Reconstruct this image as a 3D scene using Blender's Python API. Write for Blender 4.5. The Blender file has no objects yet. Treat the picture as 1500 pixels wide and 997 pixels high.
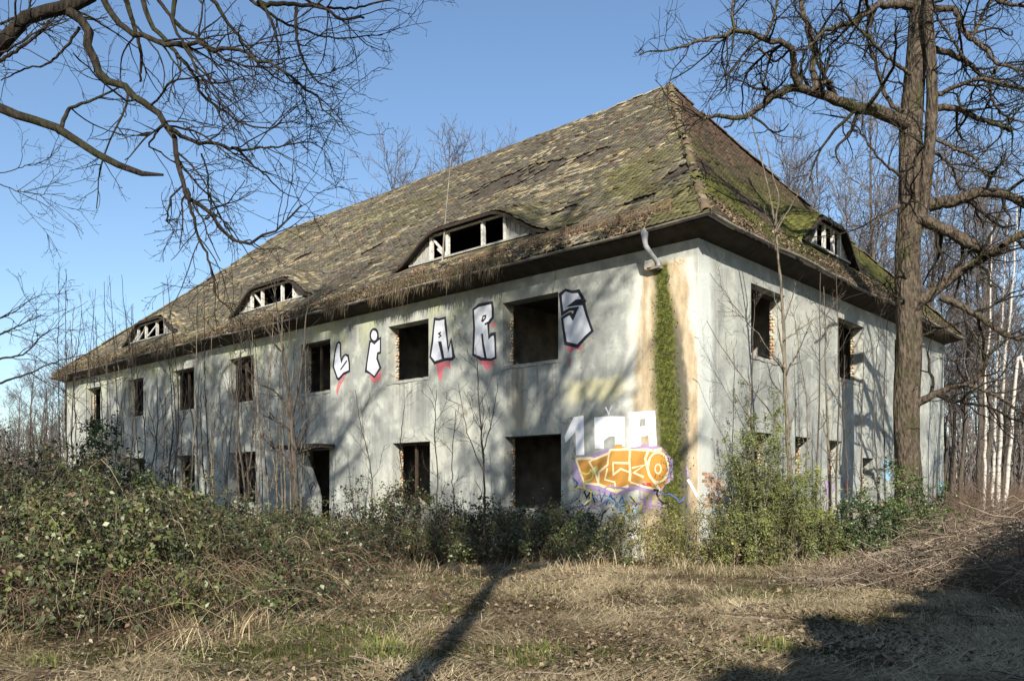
import bpy, math, random
import numpy as np
from mathutils import Vector, Matrix

RG = np.random.default_rng(7)
random.seed(3)
SC = bpy.context.scene
COL = SC.collection

# ------------------------------------------------------------------ camera, sky, sun, exposure
EYE = 1.6
FPX = 1221.0; PCX = 750.0; HOR = 716.0            # focal length, centre and horizon in photograph pixels
cd = bpy.data.cameras.new('camera'); cam = bpy.data.objects.new('camera', cd); COL.objects.link(cam)
cam.location = (0, 0, EYE); cam.rotation_euler = (math.pi/2, 0, 0)
cd.sensor_width = 36; cd.lens = FPX/1500*36; cd.shift_y = (HOR-498.5)/1500
cd.clip_start = 0.1; cd.clip_end = 3000
SC.camera = cam
SUN_EL = math.radians(28); SX = 0.05
wd = bpy.data.worlds.new('World'); SC.world = wd; wd.use_nodes = True
wn = wd.node_tree; bgn = wn.nodes['Background']
sky = wn.nodes.new('ShaderNodeTexSky'); sky.sky_type = 'NISHITA'; sky.sun_disc = False
sky.sun_elevation = SUN_EL; sky.sun_rotation = math.radians(180)+math.atan(SX)
sky.air_density = 1.1; sky.dust_density = 0.5; sky.ozone_density = 3.4
wn.links.new(sky.outputs[0], bgn.inputs[0]); bgn.inputs[1].default_value = 0.1
ld = bpy.data.lights.new('sun', 'SUN'); sun = bpy.data.objects.new('sun', ld); COL.objects.link(sun)
ld.energy = 5.0; ld.angle = math.radians(0.53); ld.color = (1, 0.93, 0.82)
ldir = Vector((SX*math.cos(SUN_EL), math.cos(SUN_EL), -math.sin(SUN_EL)))
sun.rotation_euler = ldir.to_track_quat('-Z', 'Y').to_euler(); sun.location = (-5, -40, 30)
SC.view_settings.view_transform = 'Standard'; SC.view_settings.look = 'None'
SC.view_settings.exposure = 0.8; SC.view_settings.gamma = 1

# ------------------------------------------------------------------ house frame: local x runs into the short side, local y along the long front
CN = np.array([4.025, 18.0]); LV = np.array([-.73790, .67491]); RV = np.array([.67491, .73790])
HROT = math.atan2(RV[1], RV[0])
def on_front(px, py):
    k = (px-PCX)/FPX; t = (CN[0]-k*CN[1])/(k*LV[1]-LV[0]); return t, EYE+(HOR-py)/FPX*(CN[1]+t*LV[1])
def on_side(px, py):
    k = (px-PCX)/FPX; t = (CN[0]-k*CN[1])/(k*RV[1]-RV[0]); return t, EYE+(HOR-py)/FPX*(CN[1]+t*RV[1])
def at(px, py, Y): return np.array([(px-PCX)/FPX*Y, Y, EYE+(HOR-py)/FPX*Y])

# ------------------------------------------------------------------ small value noise for per-piece variation
def vnoise(x, y, seed=0):
    x = np.asarray(x, float); y = np.asarray(y, float)
    xi = np.floor(x).astype(np.int64); yi = np.floor(y).astype(np.int64); fx = x-xi; fy = y-yi
    fx = fx*fx*(3-2*fx); fy = fy*fy*(3-2*fy)
    def h(a, b):
        n = (a*374761393 + b*668265263 + seed*974711) & 0x7fffffff
        n = ((n ^ (n >> 13))*1274126177) & 0x7fffffff
        return ((n ^ (n >> 16)) & 0xffff)/65535.0
    return (h(xi, yi)*(1-fx)+h(xi+1, yi)*fx)*(1-fy) + (h(xi, yi+1)*(1-fx)+h(xi+1, yi+1)*fx)*fy
def fbm(x, y, seed=0, o=3):
    s = 0; a = .5; t = 0
    for i in range(o):
        s = s+a*vnoise(np.asarray(x)*2**i, np.asarray(y)*2**i, seed+i*17); t += a; a *= .5
    return s/t
def norm(v): return v/np.maximum(np.linalg.norm(v, axis=-1, keepdims=True), 1e-9)

# ------------------------------------------------------------------ material helpers
class Mt:
    def __init__(s, name, rough=.85, spec=.25):
        s.m = bpy.data.materials.new(name); s.m.use_nodes = True; s.t = s.m.node_tree; s.n = s.t.nodes; s.l = s.t.links
        s.b = s.n['Principled BSDF']; s.b.inputs['Roughness'].default_value = rough; s.b.inputs['Specular IOR Level'].default_value = spec
        s.tc = s.n.new('ShaderNodeTexCoord')
    def put(s, sock, v):
        if hasattr(v, 'is_output') or isinstance(v, bpy.types.NodeSocket): s.l.new(v, sock)
        elif isinstance(v, (tuple, list)) and len(v) == 3 and sock.type == 'RGBA': sock.default_value = (*v, 1)
        else: sock.default_value = v
    def obj(s): return s.tc.outputs['Object']
    def mapv(s, scale, v=None):
        n = s.n.new('ShaderNodeMapping'); s.l.new(v or s.obj(), n.inputs[0]); n.inputs['Scale'].default_value = scale; return n.outputs[0]
    def noise(s, sc, det=4, rough=.55, v=None, dist=0):
        n = s.n.new('ShaderNodeTexNoise'); s.l.new(v or s.obj(), n.inputs['Vector'])
        n.inputs['Scale'].default_value = sc; n.inputs['Detail'].default_value = det; n.inputs['Roughness'].default_value = rough
        n.inputs['Distortion'].default_value = dist; return n.outputs['Fac']
    def vor(s, sc, v=None, feat='F1'):
        n = s.n.new('ShaderNodeTexVoronoi'); n.feature = feat; s.l.new(v or s.obj(), n.inputs['Vector']); n.inputs['Scale'].default_value = sc; return n.outputs['Distance']
    def ramp(s, f, *st):
        n = s.n.new('ShaderNodeValToRGB'); s.l.new(f, n.inputs[0]); e = n.color_ramp.elements
        while len(e) < len(st): e.new(.5)
        for q, (p, c) in zip(e, st):
            q.position = p; q.color = (*c, 1) if isinstance(c, (tuple, list)) else (c, c, c, 1)
        return n.outputs[0]
    def mix(s, f, a, b, mode='MIX'):
        n = s.n.new('ShaderNodeMix'); n.data_type = 'RGBA'; n.blend_type = mode
        s.put(n.inputs[0], f); s.put(n.inputs[6], a); s.put(n.inputs[7], b); return n.outputs[2]
    def m2(s, op, a, b=0.0, c=0.0, clamp=False):
        n = s.n.new('ShaderNodeMath'); n.operation = op; n.use_clamp = clamp
        s.put(n.inputs[0], a); s.put(n.inputs[1], b); s.put(n.inputs[2], c); return n.outputs[0]
    def rng(s, v, a, b, c=0., d=1.):
        n = s.n.new('ShaderNodeMapRange'); n.interpolation_type = 'SMOOTHSTEP'; s.put(n.inputs[0], v)
        n.inputs[1].default_value = a; n.inputs[2].default_value = b; n.inputs[3].default_value = c; n.inputs[4].default_value = d; return n.outputs[0]
    def attr(s, name='tint'):
        n = s.n.new('ShaderNodeAttribute'); n.attribute_name = name; return n.outputs['Color']
    def sep(s, v=None):
        n = s.n.new('ShaderNodeSeparateXYZ'); s.l.new(v or s.obj(), n.inputs[0]); return n.outputs
    def bump(s, h, st=.4, d=.02):
        n = s.n.new('ShaderNodeBump'); s.l.new(h, n.inputs['Height']); n.inputs['Strength'].default_value = st; n.inputs['Distance'].default_value = d
        s.l.new(n.outputs[0], s.b.inputs['Normal'])
    def col(s, c): s.put(s.b.inputs['Base Color'], c); return s.m

def simple(name, c, var=.25, sc=6, rough=.85, spec=.2, bump=.3, stretch=(1, 1, 1)):
    k = Mt(name, rough, spec); v = k.mapv(stretch); f = k.noise(sc, 5, .6, v)
    lo = tuple(x*(1-var) for x in c); hi = tuple(min(1, x*(1+var)) for x in c)
    k.bump(f, bump, .02); return k.col(k.ramp(f, (.3, lo), (.7, hi)))
def tinted(name, sc=8, var=.3, rough=.85, spec=.2, bump=.3):
    k = Mt(name, rough, spec); f = k.noise(sc, 4, .6); g = k.ramp(f, (.25, 1-var), (.75, 1+var if var < .0 else 1.0))
    k.bump(f, bump, .01); return k.col(k.mix(1.0, k.attr(), g, 'MULTIPLY'))

# upper front window openings along the wall
FU = [(3.90, 5.78), (8.69, 10.5), (13.45, 15.13), (18.14, 19.93), (22.68, 24.45), (27.28, 28.8), (31.9, 33.5)]
# --- house plaster: grey, weathered, with the wet streak under the broken downpipe
def plaster():
    k = Mt('weathered_plaster', .92, .12); X, Y, Z = k.sep()[0:3]
    big = k.noise(.45, 5, .6); mid = k.noise(1.7, 6, .62); fine = k.noise(14, 5, .7)
    streak = k.noise(1.0, 4, .6, k.mapv((3.2, 3.2, .28)))
    c = k.ramp(big, (.30, (.22, .23, .222)), (.5, (.36, .367, .345)), (.68, (.53, .525, .46)))
    c = k.mix(k.rng(mid, .50, .66, 0, .7), c, (.57, .58, .53))
    c = k.mix(k.rng(mid, .48, .33, 0, .65), c, (.24, .245, .24))
    c = k.mix(k.rng(streak, .53, .68, 0, .45), c, (.25, .255, .25))
    c = k.mix(k.rng(streak, .45, .32, 0, .4), c, (.60, .585, .52))
    # greenish bloom below the eaves along the middle of the front
    gb = k.m2('MULTIPLY', k.rng(Z, 5.2, 6.9), k.rng(k.noise(.8, 4, .6), .42, .6))
    gb = k.m2('MULTIPLY', gb, k.rng(Y, 4.5, 8))
    c = k.mix(k.m2('MULTIPLY', gb, .65), c, (.46, .48, .29))
    # brown dirt splashed up from the ground, damp band
    c = k.mix(k.m2('MULTIPLY', k.rng(k.m2('ADD', Z, k.m2('MULTIPLY', mid, 1.2)), 1.7, .5), .6), c, (.25, .23, .19))
    # faint ochre run below the big upper window
    oc = k.m2('MULTIPLY', k.rng(k.m2('ABSOLUTE', k.m2('SUBTRACT', k.m2('ADD', Y, k.m2('MULTIPLY', streak, .5)), 5.45)), .42, .05), k.m2('MULTIPLY', k.rng(Z, 2.9, 3.3), k.rng(Z, 4.85, 4.5)))
    c = k.mix(k.m2('MULTIPLY', oc, .55), c, (.46, .36, .22))
    yb = k.m2('MULTIPLY', k.rng(k.m2('ABSOLUTE', k.m2('SUBTRACT', Z, k.m2('ADD', 3.72, k.m2('MULTIPLY', mid, .5)))), .38, .12), k.m2('MULTIPLY', k.rng(Y, 1.5, 1.9), k.rng(Y, 4.0, 3.2)))
    c = k.mix(k.m2('MULTIPLY', yb, .85), c, (.66, .61, .38))
    # dark runs below the sills of the upper front windows
    for a0, a1 in FU[:6]:
        mk = k.m2('MULTIPLY', k.m2('MULTIPLY', k.rng(Y, a0-.1, a0+.15), k.rng(Y, a1+.1, a1-.15)), k.m2('MULTIPLY', k.rng(Z, 4.8, 4.74), k.rng(Z, 2.6, 4.7)))
        c = k.mix(k.m2('MULTIPLY', k.m2('MULTIPLY', mk, k.rng(k.noise(1.0, 3, .6, k.mapv((1, 4.5, .12))), .42, .62)), .6), c, (.17, .17, .165))
    # fallen top coat: sharp edged patches of the rough undercoat, and hairline cracks
    fl = k.noise(1.15, 7, .66, None, .3); flm = k.rng(fl, .635, .65); c = k.mix(k.m2('MULTIPLY', flm, .8), c, k.ramp(fine, (.35, (.30, .26, .20)), (.65, (.45, .40, .31))))
    n_ = k.n.new('ShaderNodeTexVoronoi'); n_.feature = 'DISTANCE_TO_EDGE'; n_.inputs['Scale'].default_value = .55; nv = k.n.new('ShaderNodeVectorMath'); k.l.new(k.obj(), nv.inputs[0])
    nz = k.n.new('ShaderNodeTexNoise'); nz.inputs['Scale'].default_value = 2.2; nz.inputs['Detail'].default_value = 6; k.l.new(k.obj(), nz.inputs['Vector']); k.l.new(nz.outputs['Color'], nv.inputs[1]); k.l.new(nv.outputs[0], n_.inputs['Vector'])
    crk = k.m2('MULTIPLY', k.rng(n_.outputs['Distance'], .007, .002), k.rng(big, .45, .6)); c = k.mix(k.m2('MULTIPLY', crk, .75), c, (.10, .10, .095))
    # the wet streak: distance across the run from its centre line
    (y0, z0), (y1, z1) = on_front(970, 400), on_front(984, 740)
    a = (y1-y0)/(z1-z0)
    yc = k.m2('ADD', k.m2('MULTIPLY', k.m2('SUBTRACT', Z, z0), a), y0)
    d = k.m2('SUBTRACT', Y, yc)                       # positive = towards the left of the picture
    wob = k.m2('MULTIPLY', k.m2('SUBTRACT', k.noise(1.6, 5, .65, k.mapv((1, 1.4, .6))), .5), .5)
    d = k.m2('ADD', d, wob)
    wid = k.rng(Z, 6.6, 3.5, .72, 1.05)
    dn = k.m2('DIVIDE', d, wid); ad = k.m2('ABSOLUTE', dn)
    onf = k.m2('MULTIPLY', k.rng(X, .2, .1), k.rng(Z, 6.75, 6.55))
    side = k.m2('MULTIPLY', k.rng(Y, .02, .01), k.rng(Z, 7.1, 6.2))
    c = k.mix(k.m2('MULTIPLY', k.m2('MULTIPLY', k.rng(ad, 1.35, .95), onf), .85), c, (.74, .73, .66))
    rust = k.ramp(k.noise(3, 5, .65, k.mapv((1, 1.5, .5))), (.35, (.36, .27, .17)), (.5, (.55, .41, .25)), (.65, (.62, .55, .42)))
    c = k.mix(k.m2('MULTIPLY', k.rng(ad, .92, .7), k.m2('MULTIPLY', onf, .9)), c, rust)
    c = k.mix(k.m2('MULTIPLY', k.m2('MULTIPLY', k.rng(dn, -.12, -.26), k.rng(dn, -.56, -.4)), k.m2('MULTIPLY', onf, k.rng(Z, 6, 4.6))), c, (.15, .135, .11))
    moss = k.ramp(k.noise(9, 6, .7), (.38, (.042, .042, .016)), (.54, (.10, .112, .024)), (.70, (.22, .215, .06)))
    c = k.mix(k.m2('MULTIPLY', k.rng(ad, .46, .14), onf), c, moss)
    # white lime run round the corner on the short side
    wr = k.m2('MULTIPLY', k.rng(k.m2('ADD', X, wob), .75, .45), side)
    c = k.mix(k.m2('MULTIPLY', wr, .75), c, (.72, .74, .70))
    c = k.mix(k.rng(fine, .62, .8, 0, .35), c, (.2, .2, .19))
    c = k.mix(1.0, c, (.82, .835, .815), 'MULTIPLY')
    k.bump(k.m2('SUBTRACT', k.m2('ADD', k.m2('MULTIPLY', mid, .8), k.m2('MULTIPLY', fine, .5)), k.m2('MULTIPLY', k.m2('ADD', flm, crk), .6)), .65, .03)
    return k.col(c)

def paint(name, c, wear=.42):
    # sprayed film, worn through to the plaster in specks and thin spots
    k = Mt(name, .7, .25); f = k.noise(3.2, 5, .6); g = k.noise(22, 6, .75); c2 = k.mix(k.ramp(f, (.3, 0.0), (.7, .32)), c, tuple(min(1, x*1.25+.03) for x in c))
    w = k.m2('ADD', k.m2('MULTIPLY', g, .7), k.m2('MULTIPLY', f, .3)); a = k.rng(w, wear-.03, wear+.05)
    k.l.new(a, k.b.inputs['Alpha']); k.bump(g, .3, .01); return k.col(c2)
def ground_mat():
    k = Mt('forest_floor', .95, .05); f = k.noise(.5, 6, .65); g = k.noise(9, 6, .7); h = k.noise(45, 4, .7)
    c = k.ramp(g, (.3, (.10, .072, .045)), (.5, (.22, .165, .10)), (.68, (.34, .275, .17)))
    c = k.mix(k.rng(f, .47, .6, 0, .8), c, (.055, .06, .026))
    c = k.mix(k.rng(h, .55, .75, 0, .6), c, (.06, .042, .026))
    k.bump(k.m2('ADD', g, h), .9, .06); return k.col(c)
def bark(name, dark, light, moss=None, sc=9, zs=.16):
    k = Mt(name, .95, .1); v = k.mapv((1, 1, zs)); f = k.noise(sc, 7, .7, v, .4); w = k.vor(sc*1.6, v)
    c = k.ramp(f, (.32, dark), (.62, light))
    c = k.mix(k.rng(w, .35, .05, 0, .6), c, tuple(x*.45 for x in dark))
    if moss: c = k.mix(k.rng(k.noise(1.1, 4, .6), .5, .68, 0, .7), c, moss)
    k.bump(k.m2('ADD', f, k.m2('MULTIPLY', w, .8)), 1.0, .06); return k.col(c)
def birch_mat():
    k = Mt('birch_bark', .8, .2); f = k.noise(3.0, 5, .7, k.mapv((1, 1, 4)))
    k.bump(f, .3, .02); return k.col(k.ramp(f, (.34, (.06, .055, .05)), (.44, (.38, .35, .31)), (.72, (.52, .49, .44))))

M = dict(
 wall=plaster(), ground=ground_mat(),
 inside=simple('sooty_inner_plaster', (.28, .265, .24), .5, 2),
 slab=simple('dusty_concrete', (.12, .11, .10), .3, 3),
 brick=tinted('old_brick', 12, .35), tile=tinted('weathered_roof_tile', 16, .45, .9, .1, .5),
 deck=simple('dark_roof_boards', (.035, .028, .022), .4, 5, stretch=(1, 4, 1)),
 batten=simple('grey_roof_battens', (.06, .05, .04), .4, 6), soffit=simple('weathered_soffit_boards', (.042, .036, .03), .4, 4),
 white=simple('flaking_white_paint', (.50, .495, .45), .4, 14),
 cheek=simple('grey_dormer_boards', (.30, .30, .27), .4, 5, stretch=(1, 6, 1)),
 darkwood=simple('dark_window_wood', (.05, .035, .025), .4, 7),
 zinc=simple('dull_zinc', (.30, .31, .32), .3, 7, .5, .5), zincd=simple('stained_gutter_zinc', (.19, .17, .14), .6, 3, .7, .3),
 rust=simple('rusted_iron', (.19, .115, .075), .4, 15), 
 debris=tinted('dead_plant_debris', 30, .3), moss=tinted('wall_moss', 25, .3),
 silver=paint('silver_spray_paint', (.50, .52, .56), .34), spray=paint('grey_overspray', (.25, .26, .29), .53), black=paint('black_spray_paint', (.012, .012, .02), .30),
 pink=paint('pink_spray_paint', (.50, .12, .14), .44), wpaint=paint('white_wall_paint', (.82, .82, .84), .35),
 orange=paint('orange_spray_paint', (.52, .25, .05), .36), cream=paint('cream_spray_paint', (.82, .70, .42), .34),
 purple=paint('purple_spray_paint', (.36, .26, .42), .42), blue=simple('blue_spray_paint', (.09, .14, .36), .4, 3), yellow=simple('yellow_spray_paint', (.62, .55, .16), .3, 4),
 sky_blue=simple('pale_blue_spray_paint', (.28, .47, .60), .25, 4), red=simple('red_spray_paint', (.5, .06, .04), .2, 4),
 oak=bark('oak_bark', (.018, .014, .011), (.135, .108, .08), (.06, .062, .024), 12, .3), oaktwig=bark('oak_twig_bark', (.016, .013, .011), (.05, .042, .032), (.04, .043, .02), 14),
 bark=bark('grey_tree_bark', (.04, .034, .028), (.125, .105, .085)), twig=simple('bare_twigs', (.085, .068, .055), .35, 5), fartwig=simple('woodland_twigs', (.115, .10, .092), .3, 1.5),
 sap=bark('sapling_bark', (.10, .085, .065), (.25, .215, .16), None, 16), birch=birch_mat(),
 leaf=tinted('shrub_leaf', 12, .25, .6, .3, .1), cane=tinted('bramble_cane', 10, .25, .7, .2), grass=tinted('dry_grass_blade', 10, .15, .9, .1, .1),
 litter=tinted('fallen_leaf', 20, .3), glass=simple('discarded_panel', (.5, .55, .65), .2, 4), log=bark('fallen_branch_bark', (.10, .08, .06), (.30, .25, .19), None, 14),
)

# ------------------------------------------------------------------ object helpers
def link(name, data, parent=None, kind=None):
    o = bpy.data.objects.new(name, data); COL.objects.link(o)
    if parent: o.parent = parent
    if kind: o['kind'] = kind
    return o
def tag(o, label, cat=None, group=None):
    o['label'] = label
    if cat: o['category'] = cat
    if group: o['group'] = group
    return o
def thing(name, label, cat, loc=(0, 0, 0), rz=0, group=None):
    o = link(name, None); o.location = loc; o.rotation_euler = (0, 0, rz); return tag(o, label, cat, group)
def npmesh(name, V, F, mat, tint=None, smooth=False):
    """F: list of (k, n) index arrays"""
    me = bpy.data.meshes.new(name); V = np.ascontiguousarray(V, np.float32); F = [np.asarray(f, np.int32) for f in F if len(f)]
    me.vertices.add(len(V)); me.vertices.foreach_set('co', V.ravel())
    lv = np.concatenate([f.ravel() for f in F]); tot = np.concatenate([np.full(len(f), f.shape[1], np.int32) for f in F])
    st = np.concatenate([[0], np.cumsum(tot)[:-1]]).astype(np.int32)
    me.loops.add(len(lv)); me.loops.foreach_set('vertex_index', lv); me.polygons.add(len(tot)); me.polygons.foreach_set('loop_start', st)
    if smooth: me.polygons.foreach_set('use_smooth', np.ones(len(tot), bool))
    if tint is not None:
        a = me.color_attributes.new('tint', 'FLOAT_COLOR', 'POINT'); c = np.ones((len(V), 4), np.float32); c[:, :3] = tint; a.data.foreach_set('color', c.ravel())
    me.update(calc_edges=True); me.materials.append(mat); return me
class MB:
    """collects boxes, quads and tubes into one mesh"""
    def __init__(s): s.v = []; s.f = []
    def add(s, vs, fs):
        n = len(s.v); s.v += [tuple(map(float, v)) for v in vs]; s.f += [tuple(n+i for i in f) for f in fs]; return s
    def box(s, a, b):
        (x0, y0, z0), (x1, y1, z1) = a, b
        return s.add([(x0, y0, z0), (x1, y0, z0), (x1, y1, z0), (x0, y1, z0), (x0, y0, z1), (x1, y0, z1), (x1, y1, z1), (x0, y1, z1)],
                     [(0, 3, 2, 1), (4, 5, 6, 7), (0, 1, 5, 4), (1, 2, 6, 5), (2, 3, 7, 6), (3, 0, 4, 7)])
    def bar(s, p, q, w, h=None):
        p = Vector(p); q = Vector(q); d = (q-p).normalized(); h = h or w
        u = d.cross(Vector((0, 0, 1))); u = u.normalized() if u.length > .05 else Vector((1, 0, 0)); v = u.cross(d).normalized()
        r = [u*w/2+v*h/2, -u*w/2+v*h/2, -u*w/2-v*h/2, u*w/2-v*h/2]
        return s.add([p+x for x in r]+[q+x for x in r], [(0, 1, 2, 3), (7, 6, 5, 4), (0, 4, 5, 1), (1, 5, 6, 2), (2, 6, 7, 3), (3, 7, 4, 0)])
    def tube(s, pts, rad, n=10):
        P = np.array(pts, float)[None]; R = np.array(rad, float)[None] if np.ndim(rad) else np.full((1, len(pts)), rad)
        V, F = tubes(P, R, n); return s.add(V, F.tolist())
    def mesh(s, name, mat, smooth=False):
        me = bpy.data.meshes.new(name); me.from_pydata(s.v, [], s.f); me.materials.append(mat)
        if smooth: me.polygons.foreach_set('use_smooth', [True]*len(me.polygons))
        me.update(); return me
    def build(s, name, mat, parent=None, smooth=False, kind=None): return link(name, s.mesh(name, mat, smooth), parent, kind)

def tubes(P, R, S, knob=0):
    """P (B,n,3), R (B,n) -> vertices and quads"""
    B, n, _ = P.shape
    T = norm(np.gradient(P, axis=1)); mean = np.abs(T.mean(1)); ref = np.zeros((B, 1, 3)); ref[np.arange(B), 0, np.argmin(mean, 1)] = 1
    U = norm(np.cross(T, ref)); W = np.cross(T, U); a = np.arange(S)*2*math.pi/S
    rr = R[:, :, None]*np.ones(S)
    if knob: rr = rr*(1+knob*(RG.random(rr.shape)-.5))
    V = P[:, :, None]+rr[..., None]*(np.cos(a)[:, None]*U[:, :, None]+np.sin(a)[:, None]*W[:, :, None])
    idx = np.arange(B*n*S).reshape(B, n, S); i0 = idx[:, :-1]; i1 = idx[:, 1:]
    F = np.stack([i0, np.roll(i0, -1, 2), np.roll(i1, -1, 2), i1], -1).reshape(-1, 4)
    return V.reshape(-1, 3), F
def furrowed(P, R, S, k, seed, amp=.09):
    V, F = tubes(P[None], R[None], S); n = len(P); a = np.arange(S)*2*math.pi/S; ln = np.concatenate([[0], np.cumsum(np.linalg.norm(np.diff(P, axis=0), axis=1))])
    A, L = np.meshgrid(a, ln); f = 0
    for q, wq in ((1, .6), (2.1, .4)):
        f = f+wq*np.abs(vnoise((np.cos(A)*k*q+40)+L*.15, (np.sin(A)*k*q+40)+L*.9*q, seed)-.5)*2
    f = (f-.45)*amp*R[:, None]; big = (vnoise(np.cos(A)*1.5+9, np.sin(A)*1.5+L*.8, seed+5)-.5)*.22*R[:, None]
    V = V.reshape(n, S, 3); d = norm(V-P[:, None]); return (V+d*(f+big)[..., None]).reshape(-1, 3), F
def spline(pts, n):
    P = np.asarray(pts, float); d = np.concatenate([[0], np.cumsum(np.linalg.norm(np.diff(P, axis=0), axis=1))]); d /= d[-1]
    m = np.gradient(P, d, axis=0) if len(P) > 2 else np.tile(P[1]-P[0], (2, 1)); t = np.linspace(0, 1, n)
    k = np.clip(np.searchsorted(d, t, 'right')-1, 0, len(P)-2); h = (d[k+1]-d[k])[:, None]; u = ((t-d[k])[:, None])/h
    return (2*u**3-3*u**2+1)*P[k]+(u**3-2*u**2+u)*h*m[k]+(-2*u**3+3*u**2)*P[k+1]+(u**3-u**2)*h*m[k+1]
def limb(pts, r0, r1, n=24, wob=.0):
    P = spline(pts, n)
    if wob: 
        sl = np.linalg.norm(np.diff(P, axis=0), axis=1).mean(); j = RG.normal(size=(n, 3))*min(wob, sl*.13); j[0] = 0; P = P+j
    t = np.linspace(0, 1, n); return P, r0+(r1-r0)*t**.8
def grow(P, R, count, L, ang=(35, 70), t0=.15, up=.0, wig=.25, n=6, rk=.6, rmin=.003, rmax=9, tip=.35, short=.5, bias=None):
    """children of a set of branches, all at once"""
    B, m, _ = P.shape; ln = np.linalg.norm(np.diff(P, axis=1), axis=2).sum(1)
    pi = RG.choice(B, count, p=ln/ln.sum()); t = t0+(1-t0)*RG.random(count)**.85; x = t*(m-1); k = np.minimum(x.astype(int), m-2); f = (x-k)[:, None]
    st = P[pi, k]*(1-f)+P[pi, k+1]*f; tg = norm(P[pi, k+1]-P[pi, k]); r = R[pi, k]*(1-f[:, 0])+R[pi, k+1]*f[:, 0]
    pr = RG.normal(size=(count, 3))
    if bias is not None: pr = pr+np.asarray(bias)
    pr = norm(pr-(pr*tg).sum(1, keepdims=True)*tg); a = np.radians(RG.uniform(*ang, count))[:, None]
    d = norm(tg*np.cos(a)+pr*np.sin(a)); l = RG.uniform(*L, count)*(1-short*t)
    out = np.zeros((count, n, 3)); out[:, 0] = st; cur = d
    for i in range(1, n):
        cur = norm(cur+RG.normal(size=(count, 3))*wig+np.array([0, 0, up])); out[:, i] = out[:, i-1]+cur*(l/(n-1))[:, None]
    r0 = np.clip(r*rk, rmin, rmax); rad = r0[:, None]*(1-(1-tip)*np.linspace(0, 1, n)); return out, np.maximum(rad, rmin*.7)
def tubemesh(name, sets, mat, tint=None, smooth=True):
    """sets: list of (P,R,S[,knob])"""
    vs = []; fs = []; o = 0
    for q in sets:
        V, F = tubes(*q); vs.append(V); fs.append(F+o); o += len(V)
    return npmesh(name, np.concatenate(vs), [np.concatenate(fs)], mat, tint, smooth)
def leaves(C, N, size, width, tint, fold=.25, name='leaf', mat=None):
    """one small folded leaf per point: C centres, N normals"""
    n = len(C); ax = norm(np.cross(N, norm(RG.normal(size=(n, 3))))); sd = np.cross(N, ax); s = np.asarray(size)[:, None]; w = np.asarray(width)[:, None]
    a = C-ax*s*.5; b = C+ax*s*.5; l = C-ax*s*.08+sd*w*.5+N*w*fold; r = C-ax*s*.08-sd*w*.5+N*w*fold
    V = np.stack([a, l, b, r], 1).reshape(-1, 3); i = np.arange(n)[:, None]*4
    F = np.concatenate([i+[0, 2, 1], i+[0, 3, 2]]); return npmesh(name, V, [F], mat, np.repeat(tint, 4, 0))

# ------------------------------------------------------------------ ground
def ground():
    xs = np.concatenate([np.linspace(-400, -30, 12), np.linspace(-28, 28, 113), np.linspace(30, 400, 12)]); ys = np.concatenate([np.linspace(-60, 2, 10), np.linspace(3, 45, 85), np.linspace(48, 900, 16)])
    X, Y = np.meshgrid(xs, ys); Z = (fbm(X*.35, Y*.35, 5)-.5)*.16+(fbm(X*1.7, Y*1.7, 9)-.5)*.07
    Z = np.where((Y > 45) | (Y < 2), 0, Z)-.02
    i = np.arange(X.size).reshape(X.shape); F = np.stack([i[:-1, :-1], i[:-1, 1:], i[1:, 1:], i[1:, :-1]], -1).reshape(-1, 4)
    link('ground', npmesh('ground', np.stack([X, Y, Z], -1).reshape(-1, 3), [F], M['ground'], None, True), None, 'structure')
ground()

# ------------------------------------------------------------------ the house
house = thing('abandoned_house', 'derelict grey two storey house with sagging mossy tiled roof and empty windows', 'house', (CN[0], CN[1], 0), HROT)
LN = 36.3; WD = 18.1; TH = .42; WT = 7.06
fo = [(a, b, 4.8, 6.48) for a, b in FU]+[(a, b, 1.1, 2.97) for a, b in [(3.81, 5.72), (8.63, 10.3), (18.05, 19.9), (22.6, 24.25), (27.14, 28.6), (31.9, 33.4)]]+[(13.5, 15.05, .12, 2.9)]
so = [(2.45, 4.32, 4.77, 6.5), (7.78, 9.85, 4.77, 6.5), (12.6, 14.3, 4.77, 6.5), (2.66, 3.62, 2.0, 2.97), (4.95, 5.9, 2.0, 2.97), (7.15, 8.1, 2.0, 2.97), (9.72, 10.7, .12, 2.55)]
def wall_faces(mb, ops, length, mp):
    A = sorted({0, length}|{v for o in ops for v in o[:2]}); Zs = sorted({-.3, WT}|{v for o in ops for v in o[2:]})
    for i in range(len(A)-1):
        for j in range(len(Zs)-1):
            ca = (A[i]+A[i+1])/2; cz = (Zs[j]+Zs[j+1])/2
            if any(o[0] < ca < o[1] and o[2] < cz < o[3] for o in ops): continue
            for dd in (0, TH):
                lo = TH*1.001 if dd else 0
                a0, a1 = A[i], A[i+1]
                mb.add([mp(a0, Zs[j], dd), mp(a1, Zs[j], dd), mp(a1, Zs[j+1], dd), mp(a0, Zs[j+1], dd)], [(0, 1, 2, 3)])
    for a0, a1, z0, z1 in ops:
        for p, q in (((a0, z0), (a1, z0)), ((a1, z0), (a1, z1)), ((a1, z1), (a0, z1)), ((a0, z1), (a0, z0))):
            mb.add([mp(*p, 0), mp(*q, 0), mp(*q, TH), mp(*p, TH)], [(0, 1, 2, 3)])
wb = MB(); wall_faces(wb, fo, LN, lambda a, z, d: (d, a, z)); wall_faces(wb, so, WD, lambda a, z, d: (a, d, z))
wb.add([(WD, 0, -.3), (WD, LN, -.3), (WD, LN, WT), (WD, 0, WT), (0, LN, -.3), (0, LN, WT)], [(0, 1, 2, 3), (1, 4, 5, 2)])
wall = wb.build('wall', M['wall'], house)
ib = MB()
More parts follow.
